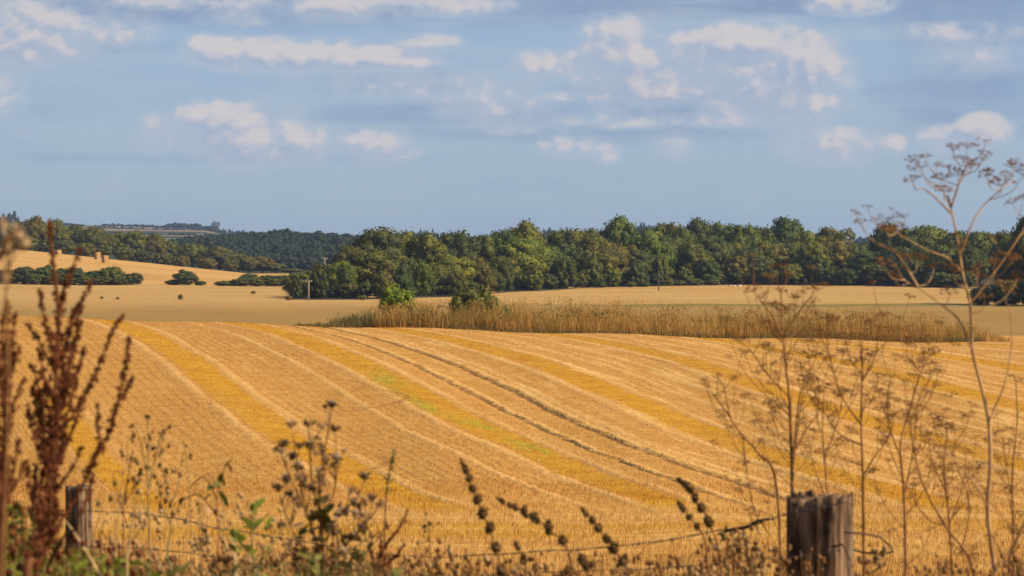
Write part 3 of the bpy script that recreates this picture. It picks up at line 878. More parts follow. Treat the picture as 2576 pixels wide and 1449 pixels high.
# far woods, each one mass
def mass(name, items, leafn, label, color, seed):
    rng = np.random.default_rng(seed)
    base = [crown_data(seed + i, lobes=13, per=leafn, leaf=0.085, zlo=0.0, lr=(0.17, 0.25), sprig=.04) for i in range(3)]
    V, Fc, off = [], [], 0
    for (u, vt, w, Y) in items:
        X = (u - CU) / F * Y; zb = gz(X, Y); H = (HV - vt) / F * Y - zb; W = w / F * Y
        if H < 1.0: H = 4.0
        v, f = base[rng.integers(3)]
        a = rng.uniform(0, 6.28); R = np.array([[math.cos(a), -math.sin(a), 0], [math.sin(a), math.cos(a), 0], [0, 0, 1]])
        V.append((v @ R.T) * np.array([W, W, H]) + np.array([X, Y, zb])); Fc.append(f + off); off += len(v)
    o = obj(name, np_mesh(name, np.concatenate(V), np.concatenate(Fc), M_leaf))
    o.color = (*color, 1)
    return tag(o, label, 'wood', None, 'stuff')


items = []
for k in range(330):
    t = random.random(); Y = 1560 + 560 * t
    u = random.uniform(330, 960)
    top = np.interp(u, [330, 430, 500, 560, 640, 720, 760, 820, 880, 960], [612, 600, 590, 588, 580, 572, 580, 578, 588, 600])
    vb = HV - gz((u - CU) / F * Y, Y) * F / Y
    vt = max(top + random.uniform(0, 8), vb - random.uniform(38, 58) * 1700 / Y)
    items.append((u, vt, random.uniform(40, 62), Y))
for k in range(46):
    u = 470 + k * 10 + random.uniform(-4, 4)
    top = np.interp(u, [430, 500, 560, 640, 720, 760, 820, 880, 960], [600, 588, 586, 579, 573, 580, 578, 588, 600])
    items.append((u, top + random.uniform(-1, 5), random.uniform(32, 48), 2130))
mass('far_wood', items, 46, 'dark blue-green wood on the slope between the hill belt and the nearer wood', (0.030, 0.042, 0.022), 41)
items = []
for (u0, u1, t0, t1, wd, Y, st) in [(-80, 36, 548, 534, 26, 3300, 10), (165, 215, 562, 563, 16, 4700, 8), (262, 395, 562, 566, 12, 5200, 6), (395, 440, 567, 560, 18, 5000, 8), (440, 505, 558, 563, 26, 4900, 8),
                                    (500, 545, 567, 568, 18, 4800, 8), (1360, 1470, 574, 577, 22, 4200, 9), (1600, 1680, 562, 560, 22, 3600, 9), (1040, 1100, 578, 578, 14, 4200, 8),
                                    (1880, 1960, 570, 572, 20, 4200, 9), (2160, 2240, 594, 584, 20, 3400, 9), (200, 700, 583, 590, 14, 3500, 9), (240, 620, 572, 577, 9, 4500, 7), (2240, 2900, 588, 580, 20, 3400, 10),
                                    (-900, -80, 560, 548, 22, 3600, 12)]:
    u = u0
    while u < u1:
        t = (u - u0) / (u1 - u0)
        items.append((u, t0 + (t1 - t0) * t + random.uniform(-2, 3), wd * random.uniform(.8, 1.3), Y + random.uniform(-40, 40)))
        u += st * random.uniform(.7, 1.4)
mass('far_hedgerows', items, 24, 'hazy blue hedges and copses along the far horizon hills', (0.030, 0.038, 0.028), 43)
r = plant_tree('open', 543, 556, 26, 4850, DEEP, 'hazy lone umbrella-shaped tree on the far horizon ridge', 'tree', None, 'ridge_tree', seed=12)

# ------------------------------------------------------------------ straw bales on the hill
M_bale = simple_mat('baled_straw', (0.34, 0.20, 0.08), (0.46, 0.29, 0.12), 3.0, 0.9)


def bale_mesh():
    mb = MB(); import bmesh
    bm = bmesh.new(); bmesh.ops.create_cube(bm, size=1.0)
    bmesh.ops.scale(bm, vec=(2.0, 2.2, 0.98), verts=bm.verts)
    bmesh.ops.bevel(bm, geom=bm.edges[:], offset=0.07, segments=2, affect='EDGES')
    bmesh.ops.subdivide_edges(bm, edges=bm.edges[:], cuts=3, use_grid_fill=True)
    r = random.Random(3)
    for v in bm.verts:
        v.co += Vector((r.uniform(-.03, .03), r.uniform(-.03, .03), r.uniform(-.02, .02)))
        if any(abs(v.co.x - q) < .05 for q in (-.7, 0, .7)): v.co *= 0.985
    me = bpy.data.meshes.new('straw_bale'); bm.to_mesh(me); bm.free(); me.materials.append(M_bale)
    return me


bmesh_bale = bale_mesh()
for (u, vb, n_, Y, nm) in [(245.5, 649, 3, 1165, 'left bale stack'), (264.5, 658, 3, 1120, 'right bale stack'), (147, 637, 2, 1180, 'bale stack behind the dock stem')]:
    X = (u - CU) / F * Y
    z = gz(X, Y)
    for k in range(n_):
        o = obj('straw_bale', bmesh_bale, None, (X + random.uniform(-.08, .08), Y, z + 0.47 + 0.97 * k))
        o.rotation_euler = (0, 0, math.radians(38 + random.uniform(-2, 2)))
        tag(o, f'{"bottom" if k == 0 else "top" if k == n_ - 1 else "middle"} straw bale of the {nm} on the hill', 'bale', 'straw bales on the hill field')

# ------------------------------------------------------------------ poles
M_pole = simple_mat('weathered_pole', (0.30, 0.22, 0.13), (0.42, 0.32, 0.2), 2.0)
M_pole2 = simple_mat('dark_pole', (0.10, 0.06, 0.045), (0.16, 0.10, 0.07), 2.0)
M_porc = simple_mat('pale_insulator', (0.6, 0.62, 0.62), (0.7, 0.7, 0.7), 2.0, 0.3)


def pole(u, vb_, vt, Y, r, mat, label, arm=True, lean=0.0):
    X = (u - CU) / F * Y; z = gz(X, Y); H = (HV - vt) / F * Y - z
    root = empty('utility_pole', (X, Y, z)); tag(root, label, 'pole', 'wooden poles')
    MB().tube([(0, 0, -.4), (lean * .5, 0, H * .5), (lean, 0, H)], [r * 1.2, r, r * .8], 8).build('shaft', mat, root)
    if arm:
        MB().tube([(lean - .75, 0.1, H - .35), (lean + .75, 0.1, H - .32)], .07, 6).build('crossarm', mat, root)
        for dx in (-.65, .65):
            MB().blob((lean + dx, .1, H - .2), .09, 1.4, 0, seg=(8, 5)).build('insulator', M_porc, root)
    return root


pole(776, 757, 704, 682, .15, M_pole, 'pale wooden pole standing before the left end of the wood', True, 0.1)
pole(1657, 731, 680, 800, .13, M_pole2, 'dark slim pole standing in the golden field before the wood', False)
pole(817, 730, 648, 735, .14, M_pole, 'pole top with pale fittings showing above the left trees of the wood', True)
M_cable = simple_mat('cable', (0.25, 0.25, 0.27), (0.3, 0.3, 0.32), 1.0)
for i, (va, vb_) in enumerate([(650, 612), (652, 622)]):
    a = P(817, va, 735); b = P(300, vb_, 1150)
    pts = [a.lerp(b, t / 20) - Vector((0, 0, 4 * 1.2 * (t / 20) * (1 - t / 20))) for t in range(21)]
    tag(MB().tube(pts, 0.03, 4).build('overhead_cable', M_cable), ['upper', 'lower'][i] + ' thin overhead cable crossing the dark far wood', 'cable', 'overhead cables')
# low heaps at the field edge
M_heap = simple_mat('pale_heap', (0.55, 0.38, 0.24), (0.66, 0.48, 0.32), 2.0)
for (u, v, w, Y, lab) in [(1852, 714, 34, 884, 'low pinkish earth heap at the wood edge'), (1649, 733, 15, 800, 'small pale straw heap at the foot of the dark pole')]:
    X = (u - CU) / F * Y; W = w / F * Y
    mb = MB()
    for k in range(7):
        mb.blob((random.uniform(-.5, .5) * W, random.uniform(-.4, .4), 0.05), W * random.uniform(.12, .22), .45, .2, seg=(8, 5))
    tag(mb.build('heap', M_heap, None, True, (X, Y, gz(X, Y))), lab, 'heap')


# ------------------------------------------------------------------ stubble stalks, weeds on the crest
def blades(name, X, Y, H, W, lean, mat, bend=True, rng=RNG):
    """one thin blade per point, standing on the ground"""
    n = len(X)
    Z = terrain(CU + F * X / Y, Y)
    base = np.stack([X, Y, Z], -1)
    a = rng.uniform(0, math.pi, n)
    side = np.stack([np.cos(a), np.sin(a), np.zeros(n)], -1) * (W * .5)[:, None]
    ln = np.stack([rng.normal(size=n), rng.normal(size=n), np.zeros(n)], -1) * (lean * H)[:, None]
    up = np.stack([np.zeros(n), np.zeros(n), H], -1)
    mid = base + up * .55 + ln * .35; tip = base + up + ln
    v = np.stack([base - side, base + side, mid + side * .8, mid - side * .8, tip + side * .25, tip - side * .25], 1).reshape(-1, 3)
    i = np.arange(n) * 6
    f = np.concatenate([np.stack([i, i + 1, i + 2, i + 3], -1), np.stack([i + 3, i + 2, i + 4, i + 5], -1)])
    return obj(name, np_mesh(name, v, f, mat))


def straw_mat(name, stops, transl=0.25, rough=0.6):
    m, n, out = new_mat(name)
    g = n.node('ShaderNodeNewGeometry')
    pos = g.outputs['Position']
    c = n.ramp(g.outputs['Random Per Island'], [(p_, tuple(q * .86 for q in c_)) for p_, c_ in stops])
    f = n.noise(pos, 0.25, 3)
    c = n.mix(n.ss(f, 0.4, 0.6, 0.0, 0.45), c, n.mix(1.0, c, (0.7, 0.66, 0.5), 'MULTIPLY'))
    f2 = n.noise(n.scale3(pos, (1.0, 1.0, 0.6)), 0.42, 3)
    c = n.mix(n.ss(f2, 0.48, 0.60, 0.0, 0.7), c, n.mix(1.0, c, (0.55, 0.66, 0.45), 'MULTIPLY'))
    principled(n, out, c, rough, 0.25, transl=transl)
    return m


M_blade = mat_stubble_field(True)


def stubble(name, label, N, y0, y1, pw, row, h, w, rng, thin):
    Y = y0 + (rng.random(N) ** pw) * (y1 - y0)
    u = rng.uniform(-120, 2700, N)
    X = (u - CU) / F * Y
    st = swath_uv(u, HV - F * terrain(u, Y) / Y, Y)
    if row:                                           # drilled rows along the fence
        Y = np.round(Y / row) * row + rng.normal(size=N) * 0.03
    pat = np.sin(X * .7 + np.sin(Y * .5) * 2) + np.sin(Y * .9 + np.sin(X * .23) * 2.0) + rng.normal(size=N) * .8
    tr = np.minimum(np.abs(st[:, 0] - 2.31) / .02, np.abs(st[:, 0] - 2.51) / .03) < 1.0
    keep = (pat > thin) & ~(tr & (Y > 95) & (rng.random(N) < .8))
    X, Y, st = X[keep], Y[keep], st[keep]; N = len(X)
    hh = rng.uniform(.5, 1.15, N) * h * np.clip(1.3 - (Y - 54) / 160, .75, 1.2)
    o = blades(name, X, Y, hh, rng.uniform(.5, 1.0, N) * w * (0.6 + Y / 160), np.full(N, .22), M_blade, rng=rng)
    lay = o.data.uv_layers.new(name='swath')
    idx = np.empty(len(o.data.loops), dtype=np.int32); o.data.loops.foreach_get('vertex_index', idx)
    lay.data.foreach_set('uv', st[idx // 6].astype(np.float32).ravel())
    return tag(o, label, 'stubble', None, 'stuff')


stubble('near_stubble', 'cut straw stubble standing along the near headland of the field', 80000, 54, 106, 1.35, .16, .15, .017, RNG, -0.9)
stubble('stubble', 'short cut straw standing over the whole sloping field', 300000, 100, 305, 1.0, 0, .070, .018, np.random.default_rng(8), -1.9)

M_weed = straw_mat('dry_weeds', [(0.0, (0.30, 0.14, 0.036)), (0.2, (0.62, 0.32, 0.07)), (0.55, (0.84, 0.50, 0.13)), (0.8, (0.60, 0.34, 0.07)), (0.92, (0.34, 0.27, 0.045)), (1.0, (0.90, 0.62, 0.26))], .45)
M_weedg = straw_mat('green_weeds', [(0.0, (0.11, 0.09, 0.022)), (0.4, (0.19, 0.14, 0.032)), (0.75, (0.32, 0.20, 0.05)), (1.0, (0.16, 0.17, 0.035))], .35)


def crest_weeds(name, n, u0, u1, hfun, mat, seed, yr=(284, 306), lean=.22):
    rng = np.random.default_rng(seed)
    Y = rng.uniform(yr[0], yr[1], n); u = rng.uniform(u0, u1, n)
    X = (u - CU) / F * Y
    h = np.array([hfun(q) for q in u])
    cl = 0.60 + 0.26 * np.sin(X * 1.9 + np.sin(Y * .7) * 2.0) * np.sin(X * .63 + 1.0) + 0.16 * np.sin(X * 5.1 + Y) + 0.2 * np.sin(X * .31 + 2) * np.sin(X * .17 + Y * .2)
    H = h * np.clip(cl, .35, 1.1) * rng.uniform(.25, 1.0, n) ** .7 * rng.choice([1, 1, 1, 1, 1.25], n)
    return blades(name, X, Y, H, rng.uniform(.025, .065, n), np.full(n, lean), mat, rng=rng)


hb = lambda u: 1.22 * float(np.interp(u, [800, 860, 930, 1000, 1250, 1400, 1600, 1800, 2000, 2150, 2300, 2420, 2540], [.5, 1.0, 1.6, 2.2, 2.7, 2.9, 2.8, 2.9, 2.5, 2.9, 2.6, 1.8, .4]))
tag(crest_weeds('tall_dry_weeds', 36000, 940, 2540, hb, M_weed, 3), 'bank of tall dry brown grass and weeds along the crest of the field', 'weeds', None, 'stuff')
hg = lambda u: 1.2 * float(np.interp(u, [735, 760, 820, 850, 900, 1000, 1100, 1290, 1300], [.25, .55, .65, 1.3, 1.8, 2.0, 2.2, 1.6, .3]))
tag(crest_weeds('green_brown_weeds', 8000, 740, 1300, hg, M_weedg, 4), 'olive green-brown weeds at the left end of the crest bank', 'weeds', None, 'stuff')
hl = lambda u: .75
tag(crest_weeds('low_green_weeds', 6500, 1120, 2480, hl, M_weedg, 5, (280, 287), .3), 'low dark green weeds along the foot of the crest bank', 'weeds', None, 'stuff')


def bank_clumps(name, label, n, u0, u1, hfun, mat, seed, size):
    rng = np.random.default_rng(seed); V = []
    for k in range(n):
        u = rng.uniform(u0, u1); Y = rng.uniform(284, 302); X = (u - CU) / F * Y; z = gz(X, Y)
        hh = hfun(u) * rng.uniform(.15, .95); R = rng.uniform(.3, .75)
        m_ = int(70 * R)
        d = rand_dirs(m_, rng) * rng.uniform(.3, 1, m_)[:, None] ** .5 * np.array([R * 1.2, R, R * .75])
        v, f = leaf_quads(d + np.array([X, Y, z + hh]), rand_dirs(m_, rng), size, rng)
        V.append(v)
    V = np.concatenate(V)
    return tag(obj(name, np_mesh(name, V, np.arange(len(V)).reshape(-1, 4), mat)), label, 'weeds', None, 'stuff')


bank_clumps('seeding_weeds', 'tufts of seeding brown and straw weeds through the crest bank', 420, 960, 2480, hb, M_weed, 15, .13)
bank_clumps('scrubby_weeds', 'low scrubby olive weeds mixed into the crest bank', 260, 830, 2200, lambda u: .7 * hb(max(u, 930)), M_weedg, 16, .14)


def scrub(u, vt, w, Y, color, label, name='leafy_bush'):
    r_ = plant_tree('bush', u, vt, w, Y, color, label, 'bush', 'bushes on the crest bank', name, seed=31)
    return r_


CB = [crown(600 + i, lobes=38, per=110, leaf=0.055, zlo=-0.1, top_heavy=0.5, lr=(0.11, 0.19), solid=True, sprig=.35) for i in range(2)]
BUSH_OLD = BUSH; BUSH = CB
scrub(997, 716, 92, 300, (0.165, 0.20, 0.025), 'bright green leafy bush at the left of the crest bank')
scrub(1190, 719, 108, 300, (0.13, 0.15, 0.025), 'broader green bush in the middle of the crest bank with twigs')
scrub(1272, 770, 30, 292, (0.14, 0.19, 0.03), 'small green shrub low in the dry weeds right of the broader bush')
scrub(1240, 748, 40, 295, (0.12, 0.14, 0.03), 'leaning sprig of green at the right side of the broader bush')
BUSH = BUSH_OLD

exec_foreground = True

# ================================================================== foreground: fence and dry plants
from mathutils import noise as mnoise
FR = random.Random(77)


def fenceY(u): return 7.404 / (1 + 1.476 * (u - CU) / F)


def mat_post():
    m, n, out = new_mat('weathered_post_wood')
    pos = n.node('ShaderNodeTexCoord').outputs['Object']
    g = n.noise(n.scale3(pos, (1.0, 1.0, 0.09)), 55.0, 5, 0.65)
    g2 = n.noise(n.scale3(pos, (1.0, 1.0, 0.35)), 16.0, 4, 0.6)
    b = n.noise(pos, 9.0, 3, 0.6)
    c = n.mix(n.ss(g, 0.35, 0.65), (0.048, 0.023, 0.010), (0.30, 0.175, 0.098))
    c = n.mix(n.ss(g2, 0.46, 0.62, 0.0, 0.85), c, (0.022, 0.012, 0.007))
    c = n.mix(n.ss(b, 0.56, 0.7, 0.0, 0.55), c, (0.26, 0.19, 0.13))
    principled(n, out, c, 0.9, 0.15, bump=n.add(g, n.mul(g2, .6)), bstr=0.9, bdist=0.006)
    return m


M_post = mat_post()


def fence_post(u, vtop, Y, sx, sy, rz, label, jag=0.012, seed=0):
    X = (u - CU) / F * Y; zb = gz(X, Y); H = (HV - vtop) / F * Y - zb
    r = random.Random(seed); NS, NR = 22, 70
    mb = MB()
    ring = []
    for side in range(4):
        for k in range(NS):
            t = -0.5 + k / NS
            ring.append([(t, -.5), (.5, t), (-t, .5), (-.5, -t)][side])
    n = len(ring)
    for i in range(NR + 1):
        f = i / NR
        for (a, b) in ring:
            L = math.hypot(a, b)
            cr = 1 - 0.16 * max(0, L - .58) / .13                # rounded arrises
            x, y = a * sx * cr, b * sy * cr
            q = mnoise.noise(Vector((a * 9 + seed * 5, b * 9, f * 3.0)))
            q2 = mnoise.noise(Vector((a * 17 + seed * 5, b * 17, f * 2.6))) * .5 + .6 * mnoise.noise(Vector((a * 55, b * 55 + seed, f * 4.0)))
            k = 1 + 0.045 * q + 0.035 * min(q2, 0.15) - 0.02 * f
            z = -0.3 + f * (H + .3)
            if f > 0.93: z += jag * (f - .93) / .07 * (1.5 * mnoise.noise(Vector((x * 40, y * 40, seed))) + 1.3 * mnoise.noise(Vector((x * 210, y * 210, 4))) + .35 * x / sx)
            mb.v.append(Vector((x * k, y * k, z)))
    for i in range(NR):
        for k in range(n):
            k2 = (k + 1) % n
            mb.f.append((i * n + k, i * n + k2, (i + 1) * n + k2, (i + 1) * n + k))
    top = NR * n
    prev = [top + k for k in range(n)]
    for s in (.75, .45, .15):
        cur = []
        for k in range(n):
            p = mb.v[top + k]
            cur.append(len(mb.v))
            mb.v.append(Vector((p.x * s, p.y * s, H + jag * (.9 * mnoise.noise(Vector((p.x * s * 110, p.y * s * 110, 9 + seed))) - .25 + .3 * p.x * s / sx))))
        for k in range(n):
            k2 = (k + 1) % n
            mb.f.append((prev[k], prev[k2], cur[k2], cur[k]))
        prev = cur
    mb.f.append(tuple(prev))
    o = mb.build('fence_post', M_post, None, True, (X, Y, zb))
    o.rotation_euler = (0, 0, math.radians(rz))
    return tag(o, label, 'fence post', 'wooden fence posts')


fence_post(2062, 1252, 6.47, .134, .145, -20, 'thick weathered grey fence post with ragged top at lower right', .016, 1)
fence_post(197, 1224, 9.5, .075, .075, -28, 'thin fence post behind the rust dock at lower left', .006, 2)

M_wire = simple_mat('rusty_wire', (0.10, 0.06, 0.04), (0.22, 0.15, 0.11), 60.0, 0.6, spec=0.4)


def barbed(pts, label, twist=None):
    W = []
    for (u, v, dy) in pts:
        W.append(P(u, v, fenceY(u) + dy))
    fine = []
    for a, b in zip(W[:-1], W[1:]):
        k = max(2, int((b - a).length / 0.02))
        fine += [a.lerp(b, t / k) for t in range(k)]
    fine.append(W[-1])
    root = fine[0].copy()
    fl = [p - root + Vector((0, 0, .002 * math.sin(i * .13) + .0012 * math.sin(i * .41))) for i, p in enumerate(fine)]
    mb = MB()
    for ph in (0, math.pi):
        mb.tube([p + Vector((0, math.cos(i * .9 + ph), math.sin(i * .9 + ph))) * .0011 for i, p in enumerate(fl)], .0011, 4)
    o = mb.build('barbed_wire', M_wire, None, True, root)
    tag(o, label, 'wire', 'barbed wires of the fence')
    acc, nb = 0, 0
    for i in range(1, len(fl)):
        acc += (fl[i] - fl[i - 1]).length
        if acc > 0.115:
            acc = 0; nb += 1
            b = MB(); c = fl[i]
            for q in range(2):
                a = FR.uniform(0, 6.28)
                d = Vector((FR.uniform(-.4, .4), math.cos(a), math.sin(a))).normalized() * .011
                b.tube([c - d, c + d], [.0005, .0009], 4)
            b.tube([c + Vector((-.003, 0, 0)), c + Vector((.003, 0, 0))], .0028, 5)
            b.build('barb', M_wire, o)
    return o


barbed([(-260, 1292, 0), (0, 1294, 0), (92, 1287, 0), (160, 1284, -.07), (232, 1286, -.07), (305, 1287, 0), (367, 1295, 0), (430, 1304, 0), (534, 1328, 0), (665, 1345, 0), (703, 1353, 0), (913, 1390, 0), (1006, 1400, 0),
        (1130, 1400, 0), (1256, 1395, 0), (1428, 1387, 0), (1553, 1376, 0), (1650, 1362, 0), (1748, 1346, 0), (1826, 1331, 0), (1870, 1327, 0), (1904, 1319, 0), (1975, 1299, -.05), (2047, 1285, -.10), (2116, 1268, -.13), (2150, 1264, -.09)],
       'upper barbed wire sagging between the two fence posts')
barbed([(-260, 1400, 0), (100, 1384, 0), (165, 1376, -.07), (232, 1377, -.07), (369, 1382, 0), (439, 1391, 0), (528, 1400, 0), (613, 1412, 0), (760, 1430, 0), (1000, 1446, 0), (1250, 1447, 0), (1494, 1438, 0), (1592, 1432, 0), (1729, 1425, 0),
        (1885, 1413, 0), (1975, 1405, -.05), (2060, 1396, -.11), (2116, 1386, -.13)], 'lower barbed wire along the bottom, tied to both posts')
M_twig = simple_mat('dead_twig', (0.05, 0.03, 0.02), (0.10, 0.06, 0.035), 40.0)
tw = [P(u, v, 6.36 + .04 * i) for i, (u, v) in enumerate([(2125, 1340), (2171, 1343), (2215, 1352), (2243, 1376), (2247, 1390), (2215, 1395), (2171, 1391), (2130, 1378)])]
tag(MB().tube([p - tw[0] for p in tw], .0024, 5).build('wire_loop', M_twig, None, True, tw[0]), 'loose dark wire end looping out from the right side of the thick post', 'wire')
tw = [P(u, v, fenceY(u) - .03) for (u, v) in [(1808, 1345), (1830, 1336), (1850, 1331), (1872, 1329), (1890, 1322), (1905, 1312), (1935, 1305)]]
mb = MB().tube([p - tw[0] for p in tw], [.003, .0045, .004, .0045, .005, .004, .002], 5)
for (a, b) in [((1895, 1320), (1888, 1290)), ((1902, 1316), (1915, 1285)), ((1900, 1316), (1912, 1345)), ((1915, 1312), (1932, 1340)), ((1850, 1331), (1866, 1345))]:
    mb.tube([P(*a, fenceY(a[0]) - .03) - tw[0], P(*b, fenceY(a[0]) - .05) - tw[0]], [.0022, .0008], 4)
tag(mb.build('tangled_twig', M_twig, None, True, tw[0]), 'dark twig tangled round the upper wire just left of the thick post', 'twig')

# ---- plant materials
M_rust = simple_mat('rust_dock_seed', (0.05, 0.010, 0.003), (0.19, 0.052, 0.012), 60.0, 0.85, island=.6)
M_ruststem = simple_mat('rust_dock_stem', (0.09, 0.028, 0.010), (0.19, 0.068, 0.022), 30.0, 0.8)
M_umbel = simple_mat('umbel_seed', (0.12, 0.045, 0.012), (0.33, 0.15, 0.045), 80.0, 0.8, island=.7)
M_dry = simple_mat('dry_stalk', (0.34, 0.17, 0.065), (0.55, 0.31, 0.13), 25.0, 0.7)
M_drybrown = simple_mat('brown_stalk', (0.20, 0.08, 0.022), (0.38, 0.17, 0.052), 25.0, 0.75)
M_burr = simple_mat('dark_burr', (0.060, 0.028, 0.008), (0.19, 0.10, 0.03), 90.0, 0.9, island=.3)
M_head = simple_mat('thistle_bract', (0.15, 0.07, 0.025), (0.50, 0.29, 0.13), 90.0, 0.9, island=.7)
M_cream = simple_mat('cream_fluff', (0.55, 0.36, 0.20), (0.78, 0.60, 0.42), 50.0, 0.9, island=.3, transl=.2)
M_tan = simple_mat('withered_head', (0.30, 0.15, 0.05), (0.62, 0.38, 0.17), 90.0, 0.85, island=.5, transl=.15)
M_green = simple_mat('green_leaf', (0.13, 0.15, 0.015), (0.30, 0.31, 0.03), 12.0, 0.55, island=.5, transl=.35)
M_dgreen = simple_mat('dull_green_leaf', (0.11, 0.10, 0.018), (0.24, 0.20, 0.04), 12.0, 0.6, island=.5, transl=.25)
M_gstem = simple_mat('green_stalk', (0.17, 0.16, 0.05), (0.27, 0.23, 0.09), 12.0, 0.6)
M_grass = simple_mat('dry_grass', (0.46, 0.27, 0.09), (0.66, 0.44, 0.19), 10.0, 0.6, island=.6, transl=.3)


class Plant:
    """an Empty on the ground with parts; readings (u, v) at depth Y"""
    def __init__(self, name, label, cat, u, Y, group=None):
        X = (u - CU) / F * Y
        self.Y = Y; self.base = Vector((X, Y, gz(X, Y)))
        self.root = empty(name, self.base); tag(self.root, label, cat, group)

    def p(self, u, v, dy=0.0): return P(u, v, self.Y + dy) - self.base

    def path(self, pts, wob=0.0, dy=0.0):
        return [self.p(u, v, dy + wob * math.sin(i * 1.7 + u * .05)) for i, (u, v) in enumerate(pts)]

    def part(self, name, mb, mat, smooth=True): return mb.build(name, mat, self.root, smooth)


def smooth_path(pts, k=4):
    """Catmull-Rom through points (vectors)"""
    out = []
    n = len(pts)
    for i in range(n - 1):
        p0, p1, p2, p3 = pts[max(i - 1, 0)], pts[i], pts[i + 1], pts[min(i + 2, n - 1)]
        for j in range(k):
            t = j / k
            out.append(0.5 * ((2 * p1) + (p2 - p0) * t + (2 * p0 - 5 * p1 + 4 * p2 - p3) * t * t + (3 * p1 - p0 - 3 * p2 + p3) * t ** 3))
    out.append(pts[-1])
    return out


def taper(n, a, b): return [a + (b - a) * i / max(n - 1, 1) for i in range(n)]


# ---- rust-brown dock at the left
def dock(label, u0, Y, stem, spikes, seed, dens=1.0, r0=.0045, more=0):
    r = random.Random(seed)
    for k in range(more):
        a = r.choice([q for q in stem if 850 < q[1] < 1420]); v0 = a[1] + r.uniform(-40, 60); L = r.uniform(80, 190); du = r.uniform(-62, 62)
        spikes = spikes + [[(a[0], v0), (a[0] + du * .55, v0 - L * .4), (a[0] + du * .85, v0 - L * .72), (a[0] + du, v0 - L)]]
    pl = Plant('dock_plant', label, 'plant', u0, Y, 'rust-brown docks')
    sp = smooth_path([Vector((0, 0, 0))] + pl.path(stem, .01))
    pl.part('stem', MB().tube(sp, taper(len(sp), r0 * 1.5, r0 * .35), 6), M_ruststem)
    for pts in spikes + [[(a, b) for a, b in stem[-4:]]]:
        dy = r.uniform(-.12, .12)
        path = smooth_path(pl.path(pts, .012, dy))                 # tip last
        mb = MB().tube(path, taper(len(path), .0028, .0010), 5)
        L = sum((b - a).length for a, b in zip(path[:-1], path[1:]))
        nw = int(L / .0050 * dens)
        for k in range(nw):
            t = (k + r.random() * .7) / nw
            i = min(int(t * (len(path) - 1)), len(path) - 2)
            c = path[i].lerp(path[i + 1], t * (len(path) - 1) - i)
            if math.sin(t * L * 330 + seed) < -0.35 and t < .8: continue
            for q in range(r.choice((3, 4, 5))):
                rad = (.0085 - .0052 * t) * r.uniform(.4, 1.15)
                a = r.uniform(0, 6.28)
                mb.blob(c + Vector((math.cos(a) * rad, math.sin(a) * rad, r.uniform(-.003, .002))), r.uniform(.0015, .0031), 1.1, .25, r, (4, 3))
        pl.part('seed_spike', mb, M_rust, False)
    return pl


dk = dock('tall rust-brown dock with many seed spikes at the left', 60, 4.3,
          [(60, 1800), (66, 1449), (86, 1404), (113, 1312), (131, 1190), (144, 1067), (140, 1006), (143, 890), (147, 790), (137, 690), (130, 623), (123, 553)],
          [[(150, 756), (167, 710), (180, 683), (200, 623)], [(155, 1000), (163, 973), (177, 906), (192, 850), (197, 790), (207, 756), (230, 703)],
           [(158, 1030), (167, 990), (183, 953), (200, 916), (213, 873)], [(146, 1170), (190, 1060), (213, 996), (233, 956), (247, 923), (277, 846), (310, 790)],
           [(120, 1380), (153, 1312), (199, 1235), (238, 1159), (269, 1098), (284, 1058), (297, 1006), (307, 956), (318, 906), (325, 846)], [(280, 1070), (293, 1020), (316, 983), (333, 946)],
           [(215, 1190), (240, 1140), (254, 1122), (247, 1080), (245, 1012)], [(142, 960), (130, 923), (100, 863), (87, 840), (70, 816)], [(143, 930), (137, 890), (123, 840), (110, 810)],
           [(140, 1010), (127, 976), (100, 943), (70, 916)], [(140, 1060), (125, 1040), (103, 1000), (83, 976)], [(138, 1120), (120, 1090), (89, 1067), (67, 1015)],
           [(140, 1110), (165, 1050), (182, 1000), (190, 960)], [(138, 1130), (128, 1070), (118, 1010), (112, 960)], [(140, 1090), (152, 1030), (158, 980), (160, 930)],
           [(134, 1200), (150, 1140), (160, 1090), (164, 1040)], [(128, 1240), (112, 1180), (104, 1130), (98, 1090)], [(120, 1300), (135, 1240), (142, 1180), (150, 1120)],
           [(105, 1360), (100, 1300), (102, 1240), (108, 1180)], [(90, 1400), (108, 1350), (122, 1290), (126, 1230)], [(130, 1150), (138, 1090), (146, 1020), (150, 950)],
           [(143, 860), (150, 800), (158, 760), (160, 735)], [(140, 1230), (165, 1200), (190, 1160), (204, 1120)], [(70, 1440), (95, 1390), (110, 1330), (118, 1280)], [(200, 1300), (215, 1260), (226, 1225), (236, 1190)]], 5, 1.0, .0052, 30)
# broad withered leaf low on the dock
mb = MB()
for (a, b, w) in [((80, 1290), (84, 1200), .016), ((110, 1449), (160, 1330), .014), ((60, 1449), (110, 1370), .014), ((150, 1420), (190, 1300), .010)]:
    mb.leaf(dk.p(*a, .05), dk.p(*b, .05), w, .1, .6)
dk.part('withered_leaf', mb, M_rust)
dock('second rust dock cut off by the left edge', -8, 4.0,
     [(-10, 1800), (-8, 1449), (0, 1300), (6, 1180), (10, 1080), (8, 960), (14, 850), (20, 760)],
     [[(6, 1200), (14, 1100), (20, 1020), (22, 960)], [(4, 1250), (-6, 1150), (-4, 1060)], [(10, 1000), (24, 930), (34, 880)], [(8, 1120), (22, 1060), (40, 1000), (60, 950)], [(10, 900), (4, 840), (10, 790)],
      [(0, 1300), (26, 1210), (40, 1150), (47, 1100)]], 8, .9, .004, 8)

